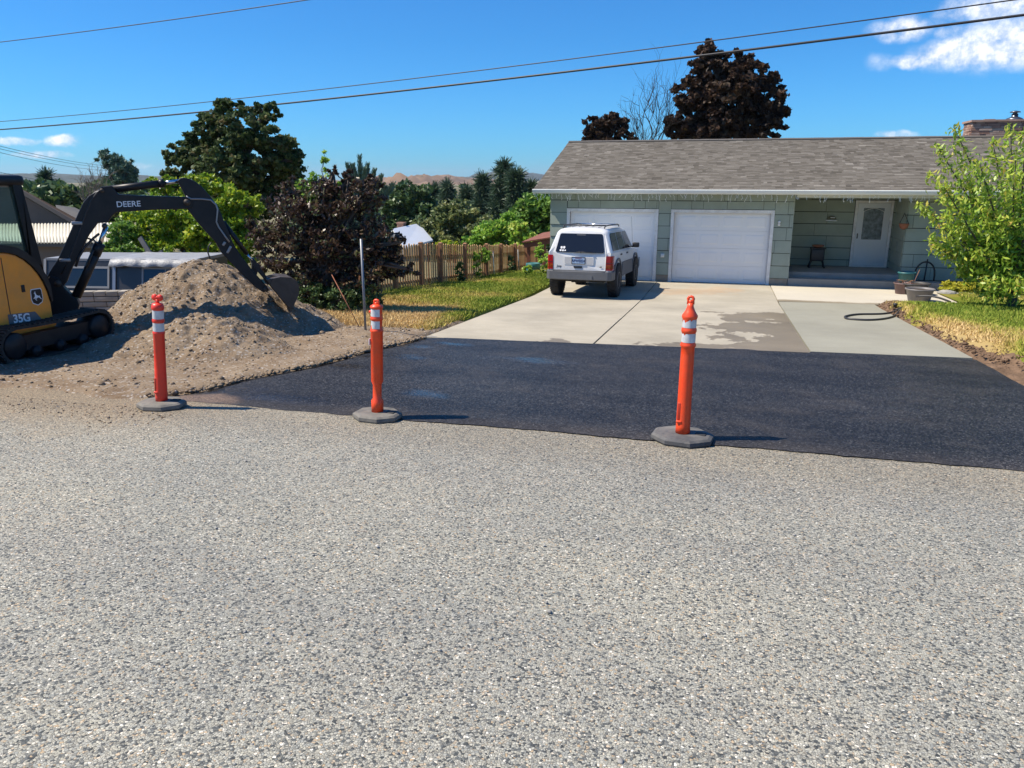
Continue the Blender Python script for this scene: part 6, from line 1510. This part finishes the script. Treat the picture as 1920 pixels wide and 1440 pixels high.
tree("green_undergrowth", "green leafy suckers growing under the purple plum", "shrub", (-7.15, 12.75, float(gz(-7.15, 12.75))), [LB(585, 555, 12.7, 50, 28), LB(640, 560, 12.7, 55, 26), LB(690, 550, 12.8, 34, 24), LB(560, 580, 12.5, 30, 14), LB(640, 585, 12.4, 40, 10)], 7000, .06, L_dark, .03, seed=8, stems=3, clump=.3, tint=(.65, .22), shell=.3)
sp_l = [LB(608, 300, Yp+.3, 7, 24), LB(607, 345, Yp+.3, 12, 24), LB(588, 340, Yp+.2, 12, 26), LB(575, 365, Yp+.2, 16, 30), LB(640, 345, Yp+.3, 12, 14), LB(600, 375, Yp, 22, 24)]
tree("water_sprouts", "upright bright green shoots rising out of the purple plum", "shrub", (-7.25, 13.2, float(gz(-7.25, 13.2))), sp_l, 2300, .085, L_lime, .02, seed=9, clump=.5, stems=2, slim=.38, shell=.1, limbs=5)
# young pine with upright candles behind the plum
def pine_tree(name, label, base, top_px, Y, wpx, mat, seed, n_wh=15, needle=.12, group=None, dens=1., lean=0., candles=False, bare=.12):
    rg = np.random.default_rng(seed); rnd = random.Random(seed); o = empty(name, tuple(map(float, base)), label, "tree", group)
    tp = Vector(at_y(top_px[0], top_px[1], Y)); b0 = Vector(base); H_ = tp.z-b0.z; k = 1/px_m(Y, top_px[0]); Rm = wpx*k
    m = MB(); m.tube([b0-Vector((0, 0, .2)), b0.lerp(tp, .5)+Vector((lean*.1, 0, 0)), tp], [H_*.02+.03, H_*.013+.02, .02], 8); P = []; T = []; D = []
    for i in range(n_wh):
        t = bare+(1-bare)*(i+.5)/n_wh; c = b0.lerp(tp, t); prof = (1-t)**.75*(1-.55*max(0, (.3-t)/.3)); nb = rnd.randint(5, 7)
        for j in range(nb):
            a = rnd.uniform(0, 6.28); L_ = Rm*prof*rnd.uniform(.65, 1.15)+.05*Rm; d = Vector((math.cos(a), math.sin(a), rnd.uniform(-.05, .3))); e = c+d*L_+Vector((0, 0, .12*L_))
            m.tube([c, c.lerp(e, .5)-Vector((0, 0, .04*L_)), e], [.012*H_*.35+.006, .006+.002*H_*.3, .004], 5)
            nt_ = max(3, int(5*dens*(L_/Rm+.4)))
            for q in range(nt_):
                s_ = .35+.65*rnd.random(); cc = c.lerp(e, s_)+Vector((rnd.gauss(0, .10*L_), rnd.gauss(0, .10*L_), rnd.gauss(0.02*L_, .05*L_))); kk = int(26*dens)
                g_ = rg.normal(0, 1, (kk, 3)); g_ /= np.linalg.norm(g_, axis=1)[:, None]; rr = needle*1.3
                P.append(np.array(cc)+g_*rr*rg.random((kk, 1))); D.append(g_); T.append(np.full(kk, rnd.gauss(0, .12)))
    if candles:
        for cx_, cy_, ln in ((674, 296, 50), (651, 310, 30), (661, 311, 26), (690, 310, 36), (684, 318, 30), (703, 320, 32), (716, 332, 28), (738, 346, 30), (645, 330, 22), (725, 352, 26)):
            q = Vector(at_y(cx_, cy_, Y+rnd.uniform(-.4, .4))); q0 = q-Vector(((cx_-676)*k*.35, 0, ln*k)); m.tube([q0.lerp(b0.lerp(tp, .8), .5), q0, q], [.02, .016, .008], 5)
            kk = 420; z = rg.random(kk); an = rg.uniform(0, 6.28, kk); w_ = 3.2*k*(1-z*.45)*rg.random(kk)**.5; ax = np.array(q0)[None]+(np.array(q)-np.array(q0))[None]*z[:, None]*1.03
            P.append(ax+np.stack([np.cos(an)*w_, np.sin(an)*w_, 0*z], 1)); D.append(np.stack([np.cos(an)*.5, np.sin(an)*.5, np.full(kk, .9)], 1)); T.append(np.full(kk, .1))
    P = np.concatenate(P); D = np.concatenate(D); T = np.concatenate(T); n = len(P)
    D /= np.linalg.norm(D, axis=1)[:, None]; s = np.cross(D, rg.normal(0, 1, (n, 3))); s /= np.linalg.norm(s, axis=1)[:, None]+1e-9
    L_ = needle*rg.uniform(.7, 1.3, (n, 1)); w_ = needle*.13
    V = np.stack([P-D*L_*.5-s*w_*.5, P-D*L_*.5+s*w_*.5, P+D*L_*.6+s*w_*.25, P+D*L_*.6-s*w_*.25], 1).reshape(-1, 3)
    keep_world(np_mesh("crown", V, np.arange(4*n).reshape(-1, 4), mat, tint=np.clip(.45+T+rg.normal(0, .18, n), 0, 1)), o)
    keep_world(m.build("trunk", M_bark), o); return o
pine_tree("young_pine", "young blue-green pine with upright candles behind the plum", base_at(690, 19), (676, 335), 19, 62, L_bluep, 21, 13, .15, dens=1.6, candles=True)
G = "trees in the valley beyond the fence"
V_ = [("leafy_tree", "dark round-headed leafy tree rising above the white roof", 62, [LB(770, 375, 62, 44, 34), LB(745, 400, 62, 40, 34), LB(800, 405, 62, 36, 34), LB(770, 430, 62, 60, 34)], L_dark, .42, 8000, (.5, .22)),
      ("leafy_tree", "dim green tree between the young pine and the round-headed tree", 66, [LB(725, 400, 66, 34, 40), LB(705, 430, 66, 36, 36)], L_dark, .45, 4500, (.4, .2)),
      ("leafy_tree", "olive bushy tree in front of the valley pines", 52, [LB(850, 405, 52, 46, 26), LB(830, 430, 52, 42, 26), LB(885, 425, 52, 38, 28), LB(860, 450, 52, 60, 20)], L_olive, .34, 7000, (.5, .2)),
      ("leafy_tree", "yellowish green low tree right of the white roof", 50, [LB(800, 445, 50, 32, 22), LB(835, 458, 50, 30, 16), LB(790, 428, 50, 22, 16)], L_olive, .3, 3800, (.7, .2)),
      ("leafy_tree", "fresh green round tree touching the garage corner", 40, [LB(1000, 390, 40, 32, 28), LB(1018, 410, 40, 28, 34), LB(985, 415, 40, 28, 30), LB(1030, 385, 40, 22, 22), LB(1010, 440, 40, 40, 20)], L_green, .26, 7500, (.5, .22)),
      ("fruit_tree", "bright green fruit tree spreading just beyond the fence", 33, [LB(920, 435, 33, 34, 22), LB(955, 425, 33, 28, 24), LB(895, 455, 33, 32, 18), LB(975, 455, 33, 34, 20), LB(935, 462, 33, 44, 14)], L_lime, .18, 7500, (.4, .22)),
      ("fruit_tree", "lighter yellow-green fruit tree near the lean-to", 30, [LB(975, 432, 30, 18, 16), LB(990, 455, 30, 20, 20)], L_lime, .16, 2600, (.75, .2)),
      ("vine_shrub", "low yellowish shrub showing over the fence pickets", 29, [LB(840, 462, 29, 26, 10), LB(860, 468, 29, 22, 10)], L_yel, .13, 1800, (.6, .25)),
      ("garden_shrub", "leafy shrub with pale new leaves hanging over the fence", 22.0, [LB(882, 482, 21.6, 16, 14), LB(905, 478, 22, 18, 12), LB(893, 505, 21.6, 10, 14)], L_lime, .09, 1500, (.5, .25)),
      ("garden_shrub", "dark leafy climber on the middle of the picket fence", 20.5, [LB(862, 505, 20.2, 9, 16), LB(868, 528, 20.2, 8, 14)], L_dark, .08, 900, (.5, .2)),
      ("garden_shrub", "second dark climber at the far end of the fence", 24, [LB(918, 512, 23.6, 9, 12), LB(960, 495, 24.6, 12, 16)], L_dark, .09, 900, (.5, .2)),
      ("weed_clump", "tall yellow-green weeds at the garage corner by the SUV", 22.5, [LB(1022, 490, 22.6, 10, 20), LB(1012, 470, 23, 8, 18), LB(990, 505, 22, 10, 7)], L_lime, .09, 1500, (.7, .2))]
for k, (nm, lab, Yd, lb, mt, sz, n, ti) in enumerate(V_):
    tree(nm, lab, "tree" if "tree" in nm else "shrub", base_at(960+(np.mean([at[0] for at in lb])*0)+0 if False else 900, Yd)[:0] or (lb[0][0], lb[0][1], float(gz(lb[0][0], lb[0][1]))), lb, n, sz, mt, .16 if "tree" in nm else .02, seed=30+k, group=G if Yd > 28 and "tree" in nm else None, tint=ti, clump=.32, slim=.6, limbs=6)
for k, (x, yt, Yd, w_, lab) in enumerate(((945, 306, 72, 40, "tallest dark pine of the valley, left of the house roof"), (905, 330, 76, 34, "dark pine just left of the tallest valley pine"), (838, 345, 85, 26, "slim dark conifer in front of the brown hill"), (815, 350, 92, 16, "thin far conifer under the hill's left peak"), (875, 355, 80, 30, "squat dark pine between the thin and the tall pines"), (968, 325, 70, 32, "dark pine close behind the tallest valley pine"), (995, 345, 74, 26, "dark conifer partly hidden by the roof corner"))):
    pine_tree("valley_pine", lab, base_at(x, Yd), (x, yt), Yd, w_, L_pine, 50+k, 14, .62, group="pines in the valley beyond the fence", dens=1.15, bare=.05)
# wooded far slope that reads as one mass
rg = np.random.default_rng(77); Pm = []
for k in range(420):
    px_ = rg.uniform(560, 1060); Yd = rg.uniform(85, 150); c = at_y(px_, rg.uniform(372, 455), Yd); r_ = rg.uniform(1.2, 2.8); q = rg.normal(0, 1, (46, 3)); q /= np.linalg.norm(q, axis=1)[:, None]; Pm.append(c+q*r_*np.array([1.2, 1, .9]))
Pm = np.concatenate(Pm)
for k in range(210):
    px_ = rg.uniform(40, 340); Yd = rg.uniform(55, 95); c = at_y(px_, rg.uniform(352+14*math.sin(px_*.05), 405), Yd); r_ = rg.uniform(.5, 1.3); q = rg.normal(0, 1, (46, 3)); q /= np.linalg.norm(q, axis=1)[:, None]; Pm = np.concatenate([Pm, c+q*r_*np.array([1.4, 1, .7])])
V, F = leaves(Pm, rg.uniform(.6, 1.2, len(Pm)), rg, slim=.7)
tag(np_mesh("far_woods", V, F, L_dark, tint=np.clip(rg.normal(.5, .25, len(Pm)), 0, 1)), kind="stuff")
# left: two wind-bent conifers, a bare twiggy tree, scrub on the hill
pine_tree("small_conifer", "small dark conifer above the brown house's roof, far left", base_at(90, 60), (86, 324), 60, 24, L_pine, 61, 11, .5, dens=.9, bare=.3)
Yc = 48
tree("windswept_conifer", "ragged windswept conifer left of the big maple", "tree", base_at(235, Yc), [LB(205, 300, Yc, 24, 12), LB(222, 312, Yc, 24, 16), LB(240, 325, Yc, 16, 18), LB(232, 345, Yc, 22, 14), LB(196, 290, Yc, 12, 8), LB(245, 300, Yc, 10, 8)], 3600, .42, L_bluep, .16, seed=62, slim=.25, clump=.4, tint=(.35, .2))
def bare_tree(name, label, base, tips, Y, r0, seed, mat, n_tw=7):
    rnd = random.Random(seed); m = MB(); b0 = Vector(base); o = empty(name, tuple(base), label, "tree"); m2 = MB()
    fork = b0.lerp(Vector(at_y(*tips[0], Y)), .45); m.tube([b0-Vector((0, 0, .1)), fork], [r0, r0*.7], 8)
    for t_ in tips:
        e = Vector(at_y(t_[0], t_[1], Y+rnd.uniform(-1, 1))); pts = limb_tube(m2, fork, e, r0*.5, r0*.06, rnd, 7, .05)
        for q in range(n_tw):
            i = rnd.randint(2, 6); p0 = pts[i]; L_ = (e-fork).length*rnd.uniform(.15, .4); d = ((e-fork).normalized()+Vector((rnd.gauss(0, .5), rnd.gauss(0, .5), rnd.gauss(.1, .35)))).normalized()
            pp = limb_tube(m2, p0, p0+d*L_, r0*.14, r0*.035, rnd, 4, .1)
            for _ in range(3):
                p1 = pp[rnd.randint(1, 4)]; d2 = (d+Vector((rnd.gauss(0, .6), rnd.gauss(0, .6), rnd.gauss(0, .4)))).normalized(); limb_tube(m2, p1, p1+d2*L_*.45, r0*.06, r0*.025, rnd, 3, .1)
    keep_world(m.build("trunk", mat), o); keep_world(m2.build("branches", mat), o); return o
bare_tree("twiggy_tree", "grey half-dead twiggy tree left of the windswept conifer", base_at(180, 44), [(160, 338), (175, 328), (190, 322), (205, 330), (168, 350), (198, 345), (152, 345)], 44, .13, 63, M_bark2, 13)
tree("scrub_bush", "olive scrub bush on the slope behind the shed", "shrub", base_at(190, 36), [LB(175, 385, 36, 24, 12), LB(205, 395, 36, 26, 16), LB(160, 400, 36, 18, 12)], 2600, .22, L_olive, .05, seed=64)
# behind the house
Yb = 46.0
tree("bronze_maple", "tall purple-bronze maple rising behind the house roof", "tree", base_at(1375, Yb),
     [LB(1330, 115, Yb, 30, 36), LB(1385, 130, Yb, 44, 30), LB(1300, 170, Yb, 34, 46), LB(1360, 180, Yb, 62, 52), LB(1425, 175, Yb, 44, 46), LB(1290, 230, Yb, 36, 34), LB(1350, 240, Yb, 66, 40), LB(1430, 230, Yb, 46, 34), LB(1328, 92, Yb, 12, 16), LB(1455, 210, Yb, 26, 26), LB(1262, 235, Yb, 20, 26)], 34000, .26, L_bronze, .4, seed=71, slim=.7, clump=.2, per=46, tint=(.5, .25), limbs=30, shell=.3)
tree("bronze_maple", "small purple-bronze tree showing over the roof ridge's left end", "tree", base_at(1140, 44), [LB(1120, 240, 44, 28, 20), LB(1150, 232, 44, 30, 18), LB(1140, 260, 44, 46, 18), LB(1180, 255, 44, 16, 12)], 4600, .26, L_bronze, .2, seed=72, slim=.7, clump=.24, tint=(.5, .25), shell=.3)
bare_tree("bare_tree", "leafless branching tree between the two bronze maples", base_at(1230, 45), [(1180, 192), (1197, 178), (1218, 170), (1238, 160), (1256, 182), (1187, 215), (1268, 178), (1225, 195)], 45, .10, 73, pm('dark_dead_bark', (.045, .04, .036), .95), 12)
# peach tree in front on the right: long leafy shoots
Yr = 16.6
pt_base = gp(1890, 597); o = empty("peach_tree", (pt_base[0], pt_base[1], pt_base[2]+.12), "leafy bright green peach tree on the right-hand lawn", "tree")
rnd = random.Random(81); rg = np.random.default_rng(81); m = MB(); b0 = Vector((pt_base[0], pt_base[1], pt_base[2]+.05))
shoots = [(1720, 380), (1745, 320), (1755, 268), (1788, 236), (1745, 445), (1752, 462), (1800, 505), (1840, 540), (1770, 350), (1775, 400), (1835, 300), (1860, 258), (1895, 235), (1925, 240), (1950, 270), (1985, 300), (2010, 350), (2030, 400), (2040, 460), (2020, 510), (1985, 530), (1800, 480), (1850, 380), (1900, 330), (1930, 420), (1960, 480), (1870, 450), (1890, 520), (1850, 525), (1830, 430), (1815, 340), (1905, 280), (1945, 350), (1880, 400), (1910, 480), (1795, 300), (1765, 425), (1858, 500), (1925, 540), (1835, 470)]
P = []; D = []; T = []
fork = b0+Vector((.03, 0, .62)); m.tube([b0-Vector((0, 0, .1)), b0+Vector((.02, 0, .3)), fork], [.11, .085, .075], 9)
for k, (x, y) in enumerate(shoots):
    Yk = pt_base[1]+rnd.uniform(-1.15, 1.15)*(.45 if k < 8 else 1); e = Vector(at_y(x, y, Yk)); st_p = fork+Vector((rnd.uniform(-.1, .1), rnd.uniform(-.1, .1), rnd.uniform(-.15, .35)))
    mid = st_p.lerp(e, .45)+Vector((0, 0, -.10*(e-st_p).length*(1 if e.z < st_p.z+1.2 else .2))); pts = []
    for i in range(13):
        t = i/12; pts.append(st_p*(1-t)**2+mid*2*t*(1-t)+e*t*t)
    m.tube(pts, [.03*(1-t/13)+.004 for t in range(13)], 6)
    for i in range(3 if y < 480 else 5, 13):
        nl = 40 if k < 20 else 24
        for q in range(nl):
            t = (i+rnd.random()-1)/12; c = st_p*(1-t)**2+mid*2*t*(1-t)+e*t*t; sp_ = .045+.17*(1-t)**.6
            P.append(c+Vector((rnd.gauss(0, sp_), rnd.gauss(0, sp_), rnd.gauss(-.02, sp_*.8)))); T.append(.35+.3*t+rnd.gauss(0, .14))
P = np.array([tuple(p_) for p_ in P]); V, F = leaves(P, rg.uniform(.10, .17, len(P)), rg, slim=.33, droop=.7)
keep_world(np_mesh("crown", V, F, L_peach, tint=np.clip(T, 0, 1)), o); keep_world(m.build("trunk", M_bark), o)
# yellow plants in the bed, small shrub beside them
for k, (x, y, lab) in enumerate(((1778, 541, "leftmost low golden plant in the bed by the wall"), (1800, 543, "golden plant next to the leftmost one in the bed"), (1822, 541, "third low golden plant of the bed"), (1845, 546, "rightmost low golden plant of the bed"))):
    l = LB(x, y-2, 21.1, 16, 11); tree("golden_plant", lab, "plant", (l[0], l[1], FL+.05), [l], 800, .07, L_gold, .01, seed=90+k, clump=.5, stems=1, limbs=4, shell=.1)
l = LB(1815, 525, 21.7, 14, 14); tree("garden_shrub", "dark green shrub behind the golden plants", "shrub", (l[0], l[1], FL+.05), [l, LB(1860, 520, 21.6, 16, 18)], 1100, .07, L_dark, .02, seed=95, clump=.4, tint=(.6, .2), shell=.2)

# ================================================================== AIR
M_haze = bpy.data.materials.new("haze"); M_haze.use_nodes = True; nt = M_haze.node_tree; nt.nodes.clear()
pv = nt.nodes.new("ShaderNodeVolumePrincipled"); pv.inputs['Color'].default_value = (.80, .88, 1, 1); pv.inputs['Density'].default_value = .00007; pv.inputs['Anisotropy'].default_value = .2
mo = nt.nodes.new("ShaderNodeOutputMaterial"); nt.links.new(pv.outputs[0], mo.inputs['Volume'])
mb = MB(); mb.bbox(-6000, 6000, -800, 8200, -18, 90)
tag(mb.build("haze", M_haze), kind="stuff")
